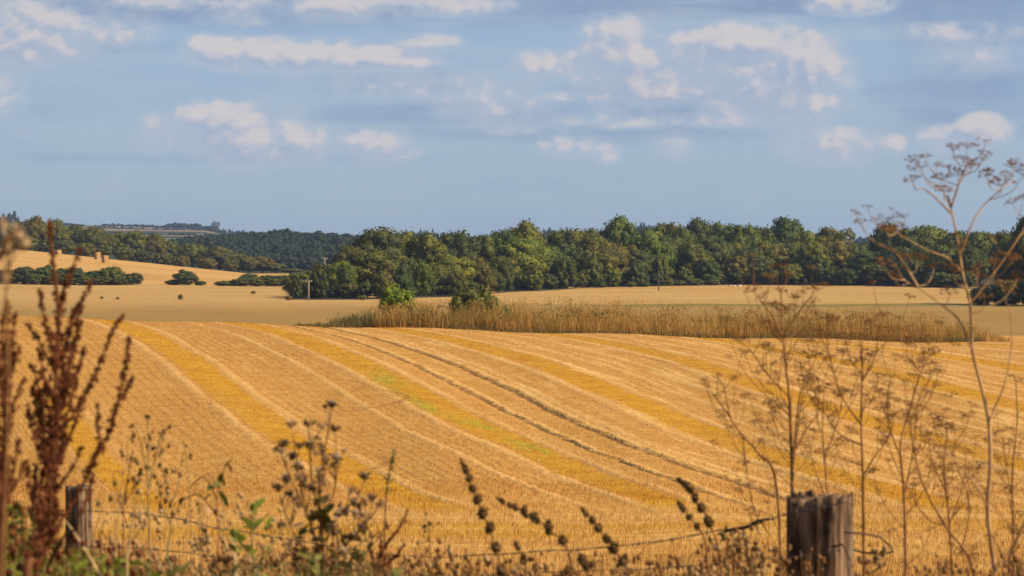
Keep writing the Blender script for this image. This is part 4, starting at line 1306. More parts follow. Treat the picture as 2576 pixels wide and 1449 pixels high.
# ---- very near pale heads, far left
pl = Plant('withered_flower', 'blurred pale withered flower heads very near at the left edge', 'plant', 0, 2.9)
spath = smooth_path([Vector((0, 0, 0))] + pl.path([(-10, 1800), (5, 1449), (18, 1100), (20, 880), (12, 760), (26, 690), (18, 640)]))
pl.part('stem', MB().tube(spath, taper(len(spath), .0018, .0010), 5), M_drybrown)
for (u, v, rr) in [(6, 562, 13), (44, 583, 15), (20, 612, 17), (58, 605, 14), (10, 690, 12), (2, 640, 9)]:
    c = pl.p(u, v, FR.uniform(-.05, .05)); R = 1.6 * rr / F * pl.Y
    st = MB().tube([pl.p(18, v + 70), pl.p((u + 18) / 2, v + 40), c + Vector((0, 0, R * .1))], [.0014, .001, .0008], 4)
    for k in range(60):
        d = Vector((FR.gauss(0, 1), FR.gauss(0, 1), abs(FR.gauss(0, 1)) - .3)).normalized()
        st.leaf(c, c + d * R * FR.uniform(.8, 1.25), R * .30, .2)
    hd = pl.part('seed_head', st, M_tan if v > 610 else M_cream, True)
    MB().blob(c - Vector((0, 0, R * .4)), R * .78, .85, .22, FR, (8, 6)).build('receptacle', M_tan, hd)

# ---- umbellifers
def umbel_mesh(seed, rays=11, per=6):
    r = random.Random(seed); mb = MB()
    st = MB()
    for k in range(rays):
        a = 2.4 * k + r.uniform(-.2, .2); t = (k + .5) / rays
        el = math.radians(8 + 62 * math.sqrt(t))
        d = Vector((math.sin(el) * math.cos(a), math.sin(el) * math.sin(a), math.cos(el)))
        L = .62 * r.uniform(.8, 1.1)
        e = d * L; e.z *= .75
        mb.tube([(0, 0, 0), e * .5 + Vector((0, 0, -.02)), e], [.013, .010, .009], 3, False)
        for q in range(r.randint(per - 3, per + 2)):
            b = r.uniform(0, 6.28); rr = r.uniform(.04, .13)
            c = e + Vector((math.cos(b) * rr, math.sin(b) * rr, r.uniform(-.01, .06)))
            mb.tube([e, c], .006, 3, False)
            mb.blob(c, r.uniform(.032, .058), .8, .2, r, (5, 4))
    return mb.mesh('umbel', M_umbel, False)


UMB = [umbel_mesh(i) for i in range(6)]


def umbellifer(label, u0, Y, stems, umbels, seed, mat=M_drybrown, r0=.0042, extra=0, name='umbellifer', drop=(60, 1.0), branches=()):
    """stems: lists of (u,v) from low to tip; umbels: (u, v, w)"""
    r = random.Random(seed)
    pl = Plant(name, label, 'plant', u0, Y, 'dry umbellifers')
    samples = []
    for i, s in enumerate(stems):
        pts = pl.path(s, .008)
        if i == 0: pts = [Vector((0, 0, 0))] + pts
        sm = smooth_path(pts, 5)
        f = 1.0 if i == 0 else .62
        pl.part('stem', MB().tube(sm, taper(len(sm), r0 * f * (1.5 if i == 0 else 1), r0 * f * .38), 7), mat)
        dense = [(s[k][0] + (s[k + 1][0] - s[k][0]) * t / 6, s[k][1] + (s[k + 1][1] - s[k][1]) * t / 6) for k in range(len(s) - 1) for t in range(7)]
        samples += [(a, b) for a, b in dense]
    ums = list(umbels)
    for k in range(extra):
        a, b = r.choice(samples)
        ums.append((a + r.uniform(-85, 85), b - r.uniform(40, 120), r.uniform(20, 34)))
    for (u, v, w) in ums:
        best = min(samples, key=lambda q: abs(q[1] - (v + drop[0] + drop[1] * abs(q[0] - u))) + .35 * abs(q[0] - u) + (400 if q[1] < v + 20 else 0))
        dy = r.uniform(-.10, .10)
        a = pl.p(*best); c = pl.p(u, v + w * .25, dy)
        m_ = a.lerp(c, .55) + Vector((0, 0, -.012)) + Vector(((c.x - a.x) * .12, 0, 0))
        path = smooth_path([a, m_, c], 4)
        br = pl.part('branch', MB().tube(path, taper(len(path), r0 * .28, r0 * .13), 5), mat)
        if v < best[1]:
            # one side ray with a smaller umbel
            if r.random() < .55:
                q = path[int(len(path) * .55)]; e = q + Vector((r.uniform(-.025, .025), r.uniform(-.02, .02), r.uniform(.02, .045)))
                MB().tube([q, e], [r0 * .16, r0 * .1], 4).build('side_branch', mat, br)
                o = obj('side_umbel', r.choice(UMB), br, e); o.scale = (w * .55 / F * Y,) * 3; o.rotation_euler = (r.uniform(-.5, .5), r.uniform(-.5, .5), r.uniform(0, 6))
        o = obj('umbel', r.choice(UMB), pl.root, c)
        S = w / F * Y * .92
        o.scale = (S, S, S * r.uniform(.55, .9))
        o.rotation_euler = (r.uniform(-.45, .45), r.uniform(-.35, .35) + (u - best[0]) * .002, r.uniform(0, 6))
    return pl


umbellifer('tallest dry umbellifer reaching above the trees at the right', 2515, 6.2,
           [[(2515, 1800), (2504, 1448), (2495, 1369), (2486, 1276), (2493, 1168), (2490, 1075), (2472, 981), (2448, 888), (2444, 805), (2439, 755), (2422, 689), (2409, 605), (2392, 522), (2384, 490)],
            [(2442, 762), (2480, 715), (2546, 622), (2585, 560), (2600, 500)], [(2416, 640), (2442, 569), (2472, 519), (2526, 469)], [(2396, 540), (2350, 495), (2319, 472)], [(2392, 522), (2420, 440), (2436, 405)],
            [(2392, 522), (2372, 480)], [(2446, 880), (2412, 805), (2360, 760), (2312, 725), (2276, 705), (2249, 662)], [(2312, 725), (2275, 665), (2252, 632)], [(2490, 1070), (2500, 1033), (2528, 967), (2546, 864), (2539, 771)],
            [(2486, 1276), (2453, 1215), (2392, 1149), (2313, 1084)], [(2504, 1440), (2540, 1390), (2576, 1320), (2610, 1270)], [(2422, 689), (2385, 650), (2330, 628), (2240, 578)]],
           [(2299, 394, 42), (2326, 390, 30), (2316, 411, 36), (2296, 446, 44), (2366, 439, 52), (2374, 468, 48), (2409, 430, 42), (2396, 368, 34), (2432, 362, 46), (2476, 383, 34), (2439, 404, 46), (2409, 392, 30), (2481, 352, 20),
            (2482, 432, 46), (2516, 453, 58), (2549, 410, 56), (2572, 430, 44), (2549, 500, 46), (2151, 531, 32), (2182, 516, 28), (2166, 553, 38), (2202, 547, 30), (2226, 563, 44), (2276, 541, 24), (2236, 571, 56), (2262, 560, 44),
            (2226, 655, 48), (2309, 642, 56), (2389, 727, 46), (2399, 672, 44), (2456, 682, 54), (2529, 712, 60), (2500, 588, 36), (2540, 640, 50), (2270, 640, 40), (2350, 665, 40), (2480, 740, 44), (2560, 690, 44), (2420, 605, 30), (2500, 655, 38), (2250, 690, 40)],
           21, M_dry, .0042, 0, drop=(30, .55))
umbellifer('brown umbellifer rising just behind the thick post', 1996, 6.9,
           [[(1997, 1800), (1994, 1251), (1990, 1098), (1986, 999), (1980, 940), (1970, 850), (1966, 763), (1964, 728)], [(1996, 1140), (2010, 1010), (2020, 972), (2038, 925)], [(1994, 1200), (2006, 1090), (2022, 985), (2052, 900)],
            [(1970, 850), (1940, 790), (1913, 755), (1896, 728)], [(1972, 850), (2000, 800), (2023, 767), (2057, 724)], [(1986, 999), (1930, 940), (1895, 890), (1862, 858)], [(1992, 1150), (2030, 1080), (2060, 1040)]],
           [(1896, 722, 44), (1941, 763, 36), (1964, 728, 34), (1960, 768, 56), (1996, 740, 36), (2058, 716, 56), (1921, 741, 34), (2039, 886, 56), (1921, 862, 44), (1909, 931, 36), (1959, 1008, 46), (1886, 994, 38), (2023, 936, 44),
            (2030, 950, 48), (1862, 850, 40), (1988, 770, 40), (1948, 950, 34), (1964, 905, 32), (2010, 880, 32), (2050, 1080, 34), (1935, 1010, 34), (1920, 806, 32), (2004, 838, 30)], 22, M_drybrown, .0038, 42)
umbellifer('brown umbellifer to the right of the thick post', 2178, 6.9,
           [[(2178, 1800), (2173, 1274), (2171, 1176), (2167, 1058), (2169, 940), (2166, 860)], [(2172, 1200), (2200, 1150), (2230, 1110), (2250, 1060)], [(2168, 1070), (2120, 1000), (2090, 905), (2078, 830)],
            [(2169, 960), (2200, 900), (2215, 830), (2226, 790)], [(2170, 1120), (2110, 1090), (2060, 1010), (2040, 960)]],
           [(2090, 798, 48), (2197, 802, 40), (2149, 905, 48), (2122, 975, 44), (2071, 1133, 40), (2140, 1080, 36), (2226, 786, 34), (2078, 832, 36), (2190, 880, 46), (2210, 940, 36), (2050, 975, 36), (2250, 1040, 34), (2120, 880, 36), (2160, 840, 36),
            (2100, 1040, 32), (2230, 1090, 34)], 23, M_drybrown, .0036, 42)
umbellifer('thin umbellifer between the post and the tallest one', 2284, 6.9,
           [[(2284, 1800), (2280, 1425), (2275, 1238), (2266, 1121), (2289, 1033), (2313, 948), (2341, 892)], [(2278, 1240), (2300, 1120), (2310, 1010), (2350, 940)], [(2270, 1160), (2240, 1080), (2232, 1010), (2240, 950)]],
           [(2341, 884, 46), (2313, 912, 54), (2300, 940, 44), (2360, 930, 38), (2240, 942, 36), (2280, 900, 34), (2330, 980, 34), (2370, 1050, 38), (2330, 1090, 30), (2250, 1000, 30), (2390, 990, 34)], 24, M_drybrown, .0032, 38)
umbellifer('leaning umbellifer with long bare stem before the tallest one', 2470, 6.5,
           [[(2480, 1800), (2453, 1448), (2378, 1322), (2322, 1215), (2294, 1098), (2290, 1050)], [(2378, 1322), (2330, 1300), (2260, 1180), (2225, 1080)], [(2420, 1390), (2440, 1270), (2400, 1150), (2380, 1080)]],
           [(2290, 1044, 40), (2225, 1075, 34), (2380, 1070, 40), (2350, 1045, 46), (2440, 1040, 42), (2300, 1180, 34), (2400, 1120, 34)], 25, M_drybrown, .0032, 26)
umbellifer('thin grey-brown umbellifer left of the thick post', 1965, 7.2,
           [[(1968, 1800), (1957, 1243), (1905, 1137), (1870, 1098), (1838, 1050), (1823, 979), (1805, 948)], [(1870, 1098), (1876, 1160), (1890, 1250), (1905, 1300)][::-1], [(1838, 1050), (1800, 1000), (1774, 962)]],
           [(1772, 960, 28), (1805, 944, 26), (1809, 989, 30), (1823, 1042, 34), (1868, 1092, 26), (1921, 1105, 36), (1795, 1113, 28), (1872, 1160, 34), (1850, 1010, 28), (1930, 1160, 32), (1900, 1060, 30), (1890, 1215, 28), (1860, 1230, 26)], 26, M_drybrown, .0032, 18)
umbellifer('slender umbellifer behind the gap between the two brown ones', 2085, 7.4,
           [[(2090, 1800), (2086, 1380), (2080, 1220), (2070, 1090), (2074, 980)], [(2082, 1260), (2050, 1180), (2036, 1110)], [(2076, 1150), (2108, 1060), (2120, 990)]], [(2074, 972, 40), (2036, 1100, 34), (2120, 982, 36)], 31, M_drybrown, .0030, 26)
umbellifer('slender umbellifer between the tallest one and the right edge', 2545, 7.2,
           [[(2550, 1800), (2552, 1400), (2548, 1200), (2560, 1060), (2556, 960)], [(2550, 1260), (2530, 1160), (2524, 1090)]], [(2556, 950, 40), (2524, 1080, 36)], 32, M_drybrown, .0030, 20)
umbellifer('slender umbellifer left of the tallest one with many small heads', 2390, 7.0,
           [[(2400, 1800), (2396, 1440), (2388, 1300), (2376, 1180), (2384, 1080)], [(2390, 1320), (2424, 1220), (2432, 1140)], [(2382, 1240), (2350, 1170), (2338, 1110)]], [(2384, 1070, 38), (2432, 1130, 36), (2338, 1100, 34)], 33, M_drybrown, .0030, 26)
umbellifer('low broken umbellifer in the lower right corner', 2545, 6.0,
           [[(2560, 1800), (2540, 1449), (2560, 1360), (2590, 1300)], [(2546, 1440), (2520, 1390), (2500, 1350)]], [(2560, 1330, 60), (2500, 1345, 36), (2440, 1390, 46), (2400, 1370, 50), (2590, 1290, 50)], 27, M_drybrown, .0038, 2)

# ---- thistle-like plant with brown heads
pl = Plant('seeding_thistle', 'brown seeding thistle with fluffy heads left of centre', 'plant', 812, 5.3)
main = [(815, 1800), (812, 1449), (808, 1340), (804, 1240), (812, 1160), (826, 1080), (829, 1030)]
sm = smooth_path([Vector((0, 0, 0))] + pl.path(main, .006))
pl.part('stem', MB().tube(sm, taper(len(sm), .0055, .0012), 6), M_drybrown)
S2 = [[(810, 1400), (770, 1290), (752, 1200), (735, 1090)], [(812, 1380), (850, 1300), (900, 1250), (918, 1210)], [(806, 1300), (782, 1200), (778, 1080)], [(806, 1340), (842, 1230), (848, 1165)], [(812, 1420), (870, 1370), (915, 1320), (955, 1270)],
      [(770, 1290), (725, 1190), (705, 1135)], [(812, 1430), (760, 1380), (715, 1290), (700, 1230)]]
smp = [q for q in main]
for s in S2:
    sm = smooth_path(pl.path(s, .01, FR.uniform(-.06, .06)))
    pl.part('stem', MB().tube(sm, taper(len(sm), .0022, .0010), 5), M_drybrown)
    smp += [(s[k][0] + (s[k + 1][0] - s[k][0]) * t / 3, s[k][1] + (s[k + 1][1] - s[k][1]) * t / 3) for k in range(len(s) - 1) for t in range(4)]
HEADS = [(836, 1018, 13, 1), (818, 1022, 8, 0), (732, 1067, 13, 0), (774, 1066, 12, 0), (788, 1062, 8, 0), (811, 1069, 11, 0), (842, 1076, 12, 0), (703, 1127, 16, 0), (718, 1112, 12, 0), (734, 1148, 13, 1), (752, 1120, 12, 0), (749, 1173, 13, 1), (758, 1204, 15, 0),
         (768, 1220, 12, 0), (801, 1100, 11, 0), (814, 1124, 12, 0), (796, 1140, 10, 0), (847, 1154, 13, 1), (840, 1172, 10, 0), (801, 1186, 12, 1), (791, 1228, 11, 0), (729, 1242, 12, 0), (699, 1224, 14, 0), (720, 1205, 14, 1), (918, 1200, 14, 1), (883, 1230, 13, 0),
         (920, 1262, 14, 0), (936, 1253, 12, 1), (957, 1268, 12, 0), (868, 1288, 14, 1), (911, 1330, 13, 1), (824, 1250, 10, 0), (860, 1390, 13, 1), (840, 1340, 11, 0), (780, 1300, 12, 0), (762, 1330, 10, 0), (900, 1400, 12, 0), (880, 1350, 10, 0), (750, 1270, 11, 0),
         (744, 1420, 12, 0), (830, 1415, 12, 0), (935, 1350, 10, 0), (798, 1380, 11, 0), (905, 1300, 12, 1)]
HR = random.Random(19)
for k in range(46):
    v = HR.uniform(1110, 1440); wd = 20 + (v - 1010) * .26
    HEADS.append((812 + HR.gauss(10, 1) * .0 + HR.uniform(-wd, wd * 1.15), v, HR.uniform(7, 13), HR.random() < .3))
for k_, (u, v, rr, pale) in enumerate(HEADS):
    sk = FR.uniform(-.7, .7)
    b = min(smp, key=lambda q: abs(q[1] - v - 55) + .8 * abs(q[0] - u))
    dy = FR.uniform(-.08, .08); c = pl.p(u, v, dy); R = rr / F * pl.Y
    st = MB().tube([pl.p(*b), pl.p((u + b[0]) / 2, (v + b[1]) / 2 + 6, dy * .5), c], [.0012, .001, .0009], 4)
    st.blob(c - Vector((0, 0, R * .25)), R * FR.uniform(.42, .62), FR.uniform(.9, 1.3), .25, FR, (7, 5))
    for k in range(30):                                            # spreading bracts
        d = Vector((FR.gauss(0, 1) + sk, FR.gauss(0, 1), FR.uniform(-.7, .9))).normalized()
        st.leaf(c + d * R * .2, c + d * R * FR.uniform(.9, 1.7), R * .30, .25, FR.uniform(0, 3))
    hd = pl.part('seed_head', st, M_head if k_ % 3 else M_burr)
    if pale:
        fl = MB()
        for k in range(42):
            d = Vector((FR.gauss(0, 1), FR.gauss(0, 1), abs(FR.gauss(0, 1)) + .5)).normalized()
            fl.leaf(c + d * R * .25, c + d * R * FR.uniform(.8, 1.25), R * .25, .05, FR.uniform(0, 3))
        fl.build('fluff', M_cream, hd)
for (a, b, w) in [((805, 1310), (790, 1270), .03), ((812, 1300), (836, 1262), .024), ((806, 1330), (772, 1335), .022), ((815, 1270), (812, 1240), .02), ((800, 1290), (822, 1310), .026), ((760, 1360), (735, 1335), .02), ((750, 1350), (775, 1325), .018), ((900, 1370), (925, 1358), .016),
                  ((812, 1370), (850, 1400), .018), ((806, 1390), (770, 1430), .018), ((920, 1310), (950, 1296), .012), ((884, 1236), (900, 1218), .01)]:
    pl.part('leaf', MB().leaf(pl.p(*a, FR.uniform(-.05, .03)), pl.p(*b, FR.uniform(-.05, .03)), w, .2, FR.uniform(-.6, .6)), M_dgreen)

for k in range(38):
    v = HR.uniform(1200, 1440); wd = 14 + (v - 1100) * .24; u = 812 + HR.uniform(-wd, wd)
    pl.part('leaf', MB().leaf(pl.p(u, v, HR.uniform(-.06, .05)), pl.p(u + HR.uniform(-32, 32), v + HR.uniform(-26, 20), HR.uniform(-.06, .05)), HR.uniform(.007, .017), .25, HR.uniform(-.8, .8)), M_dgreen if k % 3 else M_head)

# ---- dead branching stalk
pl = Plant('dead_stalk', 'dark red-brown forked dead stalk right of the thistle', 'plant', 940, 5.4)
for i, s in enumerate([[(938, 1800), (946, 1449), (957, 1400), (969, 1374), (998, 1338), (1014, 1312), (1025, 1283)], [(950, 1440), (962, 1425), (992, 1404), (1005, 1388), (1016, 1366)], [(960, 1400), (959, 1370), (956, 1343)], [(946, 1449), (935, 1400), (930, 1370)]]):
    pts = pl.path(s, .004)
    if i == 0: pts = [Vector((0, 0, 0))] + pts
    sm = smooth_path(pts); mb = MB().tube(sm, taper(len(sm), .0075 if i == 0 else .0045, .0012), 6)
    for q in sm[3:]:
        for k in range(2): mb.blob(q + Vector((FR.uniform(-.005, .005), FR.uniform(-.005, .005), FR.uniform(-.006, .006))), FR.uniform(.0015, .003), 1, .3, FR, (4, 3))
    pl.part('stem' if i == 0 else 'side_stem', mb, M_rust)

# ---- whorled burr stalks
BURR = []
for s in range(4):
    r = random.Random(s + 50); mb = MB().blob((0, 0, 0), .78, 1.0, .22, r, (10, 7))
    for k in range(90):
        d = Vector((r.gauss(0, 1), r.gauss(0, 1), r.gauss(0, 1))).normalized()
        mb.leaf(d * .55, d * r.uniform(.95, 1.2) + Vector((0, 0, r.uniform(-.05, .25))), .22, .1, r.uniform(0, 3))
    BURR.append(mb.mesh('burr', M_burr, False))


def burr_stalk(label, u0, Y, pts, low, tailk=5):
    """pts: (u, v, r) from the tip down"""
    pl = Plant('burr_stalk', label, 'plant', u0, Y, 'dark burr stalks')
    line = [(u, v) for u, v, _ in pts][::-1]
    sm = smooth_path([Vector((0, 0, 0))] + pl.path(low) + pl.path(line))
    pl.part('stem', MB().tube(sm, taper(len(sm), .0030, .0009), 5), M_drybrown)
    for (u, v, rr) in pts:
        o = obj('burr', FR.choice(BURR), pl.root, pl.p(u, v))
        R = rr / F * Y
        o.scale = (R, R, R * FR.uniform(1.0, 1.3)); o.rotation_euler = (FR.uniform(-.3, .3), FR.uniform(-.3, .3), FR.uniform(0, 6))
    for k in range(3):
        u, v, rr = FR.choice(pts[2:])
        pl.part('bract', MB().leaf(pl.p(u, v), pl.p(u + FR.uniform(-24, 24), v + FR.uniform(12, 26)), .004, .2), M_burr)
    return pl


burr_stalk('longest upright stalk of round burrs in the lower centre', 1290, 5.6, [(1158, 1157, 4), (1163, 1166, 6), (1169, 1178, 9), (1173, 1188, 9), (1180, 1204, 11), (1189, 1230, 12), (1201, 1258, 13), (1214, 1293, 14), (1232, 1330, 14.5), (1247, 1379, 15), (1262, 1440, 16)], [(1285, 1800), (1272, 1500)])
burr_stalk('arching stalk of burrs right of the longest one', 1440, 5.6, [(1250, 1253, 4), (1256, 1258, 5), (1264, 1263, 8), (1283, 1272, 9), (1297, 1278, 9), (1318, 1286, 11), (1324, 1298, 8), (1343, 1302, 13), (1352, 1312, 9), (1380, 1326, 14), (1381, 1338, 10), (1416, 1362, 14)], [(1452, 1800), (1440, 1449)])
burr_stalk('short stalk of burrs touching the upper wire', 1600, 5.7, [(1463, 1280, 4), (1468, 1286, 6), (1474, 1294, 8), (1490, 1310, 10), (1505, 1330, 12), (1526, 1357, 13), (1544, 1382, 15), (1568, 1414, 15)], [(1605, 1800), (1585, 1460)])
burr_stalk('right-hand stalk of crowded burrs left of the thick post', 1820, 6.0, [(1706, 1206, 5), (1713, 1211, 7), (1722, 1219, 9), (1731, 1226, 11), (1738, 1234, 11), (1749, 1252, 11), (1750, 1259, 9), (1765, 1278, 13), (1784, 1313, 14)], [(1830, 1800), (1815, 1430)])
burr_stalk('smallest stalk of burrs beside the crowded one', 1790, 6.0, [(1707, 1266, 6), (1713, 1274, 8), (1719, 1283, 9), (1734, 1302, 10), (1753, 1325, 9)], [(1800, 1800), (1780, 1400)])
burr_stalk('low dark burrs at the bottom edge in the centre', 1470, 5.5, [(1460, 1400, 6), (1464, 1410, 13), (1474, 1424, 12), (1490, 1420, 7)], [(1478, 1800), (1476, 1470)])
burr_stalk('low burr stalk under the longest one at the wire', 1330, 5.7, [(1297, 1370, 7), (1303, 1380, 8), (1316, 1404, 9), (1318, 1414, 10)], [(1335, 1800), (1326, 1460)])

# ---- green spike in front of the gold band
pl = Plant('leafy_spike', 'slender green-brown leafy spike right of the thistle heads', 'plant', 965, 6.2)
sm = smooth_path([Vector((0, 0, 0))] + pl.path([(960, 1800), (966, 1400), (972, 1240), (976, 1200), (982, 1170), (990, 1132)]))
pl.part('stem', MB().tube(sm, taper(len(sm), .003, .0008), 5), M_drybrown)
mb = MB()
for k in range(60):
    t = FR.random(); u = 972 + 18 * t + FR.uniform(-10, 10) * (1.1 - t); v = 1245 - 110 * t
    mb.leaf(pl.p(u, v, FR.uniform(-.02, .02)), pl.p(u + FR.uniform(-14, 14), v - FR.uniform(2, 14), FR.uniform(-.02, .02)), .006, .2)
pl.part('leaf_cluster', mb, M_dgreen)

# ---- bright green leafy plant and wilted plant
pl = Plant('green_weed', 'bright green leafy weed left of the thistle', 'plant', 640, 5.2)
for i, s in enumerate([[(650, 1800), (640, 1449), (632, 1360), (640, 1300), (650, 1260)], [(636, 1400), (606, 1370), (588, 1340)], [(632, 1340), (660, 1310), (675, 1290)], [(640, 1430), (668, 1400), (690, 1380)]]):
    pts = pl.path(s, .006)
    if i == 0: pts = [Vector((0, 0, 0))] + pts
    sm = smooth_path(pts); pl.part('stem' if i == 0 else 'side_stem', MB().tube(sm, taper(len(sm), .0026, .001), 5), M_gstem)
for (a, b, w) in [((640, 1285), (662, 1246), .017), ((640, 1300), (634, 1262), .018), ((632, 1330), (612, 1296), .022), ((636, 1330), (662, 1300), .018), ((600, 1366), (583, 1328), .020), ((604, 1366), (616, 1338), .014), ((590, 1392), (578, 1362), .014), ((600, 1392), (604, 1366), .012),
                  ((625, 1390), (618, 1362), .018), ((630, 1400), (646, 1372), .014), ((668, 1330), (684, 1296), .010), ((612, 1330), (626, 1322), .012), ((585, 1340), (604, 1352), .013)]:
    pl.part('leaf', MB().leaf(pl.p(*a, FR.uniform(-.04, .04)), pl.p(*b, FR.uniform(-.04, .04)), w, .15, FR.uniform(-.7, .7)), M_green)
pl = Plant('wilted_weed', 'wilting weed with brown and green hanging leaves above the upper wire', 'plant', 550, 5.6)
for i, s in enumerate([[(540, 1800), (545, 1449), (548, 1330), (546, 1260), (556, 1205), (570, 1160)], [(546, 1260), (515, 1200), (480, 1222)], [(548, 1300), (500, 1245), (458, 1262), (440, 1300)], [(552, 1230), (520, 1190)]]):
    pts = pl.path(s, .006)
    if i == 0: pts = [Vector((0, 0, 0))] + pts
    sm = smooth_path(pts); pl.part('stem' if i == 0 else 'side_stem', MB().tube(sm, taper(len(sm), .0022, .0008), 5), M_drybrown)
for (a, b, w, mt) in [((505, 1205), (470, 1226), .012, M_burr), ((522, 1186), (508, 1212), .013, M_burr), ((560, 1185), (580, 1150), .010, M_drybrown), ((540, 1205), (556, 1228), .014, M_dgreen), ((545, 1215), (520, 1232), .014, M_dgreen), ((552, 1195), (566, 1222), .012, M_dgreen),
                      ((552, 1235), (568, 1266), .012, M_green), ((535, 1242), (508, 1258), .012, M_green), ((560, 1190), (550, 1210), .012, M_dgreen), ((460, 1250), (448, 1262), .012, M_burr), ((440, 1290), (446, 1262), .008, M_drybrown), ((512, 1270), (528, 1290), .012, M_tan),
                      ((572, 1165), (584, 1186), .008, M_drybrown), ((500, 1280), (516, 1276), .010, M_drybrown)]:
    pl.part('leaf', MB().leaf(pl.p(*a, FR.uniform(-.04, .04)), pl.p(*b, FR.uniform(-.04, .04)), w, .15, FR.uniform(-.7, .7)), mt)


# ---- thin speckled weeds
def speck_weed(label, u0, Y, stems, n, seed, mat=M_gstem):
    r = random.Random(seed); pl = Plant('speckled_weed', label, 'plant', u0, Y, 'thin speckled weeds')
    for i, s in enumerate(stems):
        pts = pl.path(s, .006)
        if i == 0: pts = [Vector((0, 0, 0))] + pts
        sm = smooth_path(pts); pl.part('stem', MB().tube(sm, taper(len(sm), .0022 if i == 0 else .0014, .0006), 5), mat)
    for k in range(n):
        s = r.choice(stems); j = r.randrange(max(0, len(s) - 3), len(s) - 1); t = r.random()
        u = s[j][0] + (s[j + 1][0] - s[j][0]) * t; v = s[j][1] + (s[j + 1][1] - s[j][1]) * t
        uu, vv = u + r.uniform(-26, 26), v - r.uniform(6, 30)
        mb = MB().tube([pl.p(u, v), pl.p(uu, vv)], [.0006, .0004], 4)
        c = pl.p(uu, vv); R = r.uniform(3, 6.5) / F * Y
        mb.blob(c, R, 1.3, .3, r, (5, 4))
        for q in range(5): mb.leaf(c, c + Vector((r.uniform(-1, 1), r.uniform(-1, 1), r.uniform(-.3, 1))) * R * 2, R * .7, .1)
        pl.part('seed_tuft', mb, r.choice((M_burr, M_umbel, M_tan, M_dgreen)))
    return pl


speck_weed('thin weed with dark specks right of the left fence post', 375, 5.6, [[(376, 1800), (374, 1449), (372, 1281), (370, 1180), (372, 1098), (368, 1050)], [(372, 1290), (345, 1240), (325, 1190), (318, 1120)], [(372, 1230), (392, 1140), (410, 1075)], [(371, 1200), (352, 1110), (340, 1060)]], 30, 1)
speck_weed('thin grey-green weed leaning left before the upper wire', 545, 5.8, [[(560, 1800), (430, 1449), (428, 1330), (430, 1266), (418, 1210), (405, 1174), (396, 1110)], [(430, 1266), (446, 1230), (452, 1180), (460, 1140)], [(428, 1320), (405, 1270), (396, 1225)]], 26, 2)
speck_weed('thin brown weed above the left part of the upper wire', 310, 5.6, [[(312, 1800), (308, 1449), (310, 1340), (312, 1260), (322, 1190), (326, 1150)], [(310, 1300), (290, 1230), (282, 1180)], [(312, 1270), (340, 1220), (350, 1180)]], 20, 3, M_drybrown)
speck_weed('thin weed between the green weed and the wilted weed', 590, 5.9, [[(592, 1800), (590, 1449), (600, 1390), (612, 1350)], [(590, 1440), (570, 1390), (562, 1350)], [(592, 1430), (640, 1410), (680, 1360), (700, 1310)]], 22, 4)
speck_weed('thin weed left of the forked dead stalk', 905, 5.6, [[(906, 1800), (900, 1449), (905, 1380), (915, 1330), (930, 1290)], [(902, 1420), (880, 1390), (868, 1350)], [(905, 1400), (940, 1370), (960, 1340)]], 18, 5, M_drybrown)
speck_weed('dark bushy weed hanging below the upper wire near the thick post', 1850, 6.1, [[(1850, 1800), (1846, 1449), (1850, 1400), (1860, 1360)], [(1848, 1420), (1820, 1390), (1800, 1370)], [(1850, 1410), (1880, 1380), (1890, 1340)], [(1846, 1430), (1830, 1360), (1826, 1340)]], 40, 6, M_drybrown)
speck_weed('weed with small dark tufts in the bottom centre', 1090, 5.9, [[(1090, 1800), (1085, 1449), (1082, 1400), (1080, 1350), (1076, 1310)], [(1085, 1430), (1110, 1400), (1130, 1380)], [(1086, 1440), (1060, 1400), (1050, 1360)]], 16, 7, M_drybrown)
speck_weed('dark tufted weed right of the thick post foot', 2190, 6.0, [[(2190, 1800), (2190, 1449), (2200, 1420), (2210, 1395)], [(2190, 1440), (2175, 1420), (2170, 1400)], [(2190, 1445), (2225, 1425), (2235, 1405)]], 30, 8, M_drybrown)

# ---- grass stalks at the left
for i, (lab, Y, w, pts) in enumerate([
    ('thick pale grass stem rising at the lower left', 4.6, 15, [(316, 1800), (317, 1449), (322, 1380), (332, 1310), (340, 1270)]), ('thin pale grass stem left of the thick one', 5.2, 5, [(270, 1800), (285, 1449), (302, 1250), (318, 1150), (324, 1080)]),
    ('thin straw stem leaning over the field above the wilted weed', 5.6, 4, [(600, 1800), (585, 1400), (562, 1270), (549, 1180), (536, 1092)]), ('thin straw stem left of the wilted weed', 5.6, 4, [(490, 1800), (480, 1400), (476, 1250), (467, 1150), (460, 1100)]),
    ('short pale grass stem by the left post', 5.4, 6, [(215, 1800), (222, 1449), (240, 1330), (262, 1250)]), ('bent pale grass stem at the foot of the left post', 5.0, 7, [(226, 1800), (228, 1449), (246, 1370), (262, 1300), (272, 1265)]),
    ('leaning green grass stem left of the thistle foot', 5.2, 7, [(610, 1800), (645, 1449), (678, 1380), (712, 1330), (740, 1300)])]):
    pl = Plant('grass_stem', lab, 'grass', pts[0][0], Y, 'single grass stems')
    sm = smooth_path([Vector((0, 0, 0))] + pl.path(pts, .01))
    pl.part('stem', MB().tube(sm, taper(len(sm), w / F * Y * .5, .0005), 5), M_gstem if 'green' in lab else M_grass)
    pl.part('leaf', MB().leaf(sm[5], sm[5] + Vector((FR.uniform(-.08, .08), .03, .22)), .007, .25), M_grass)

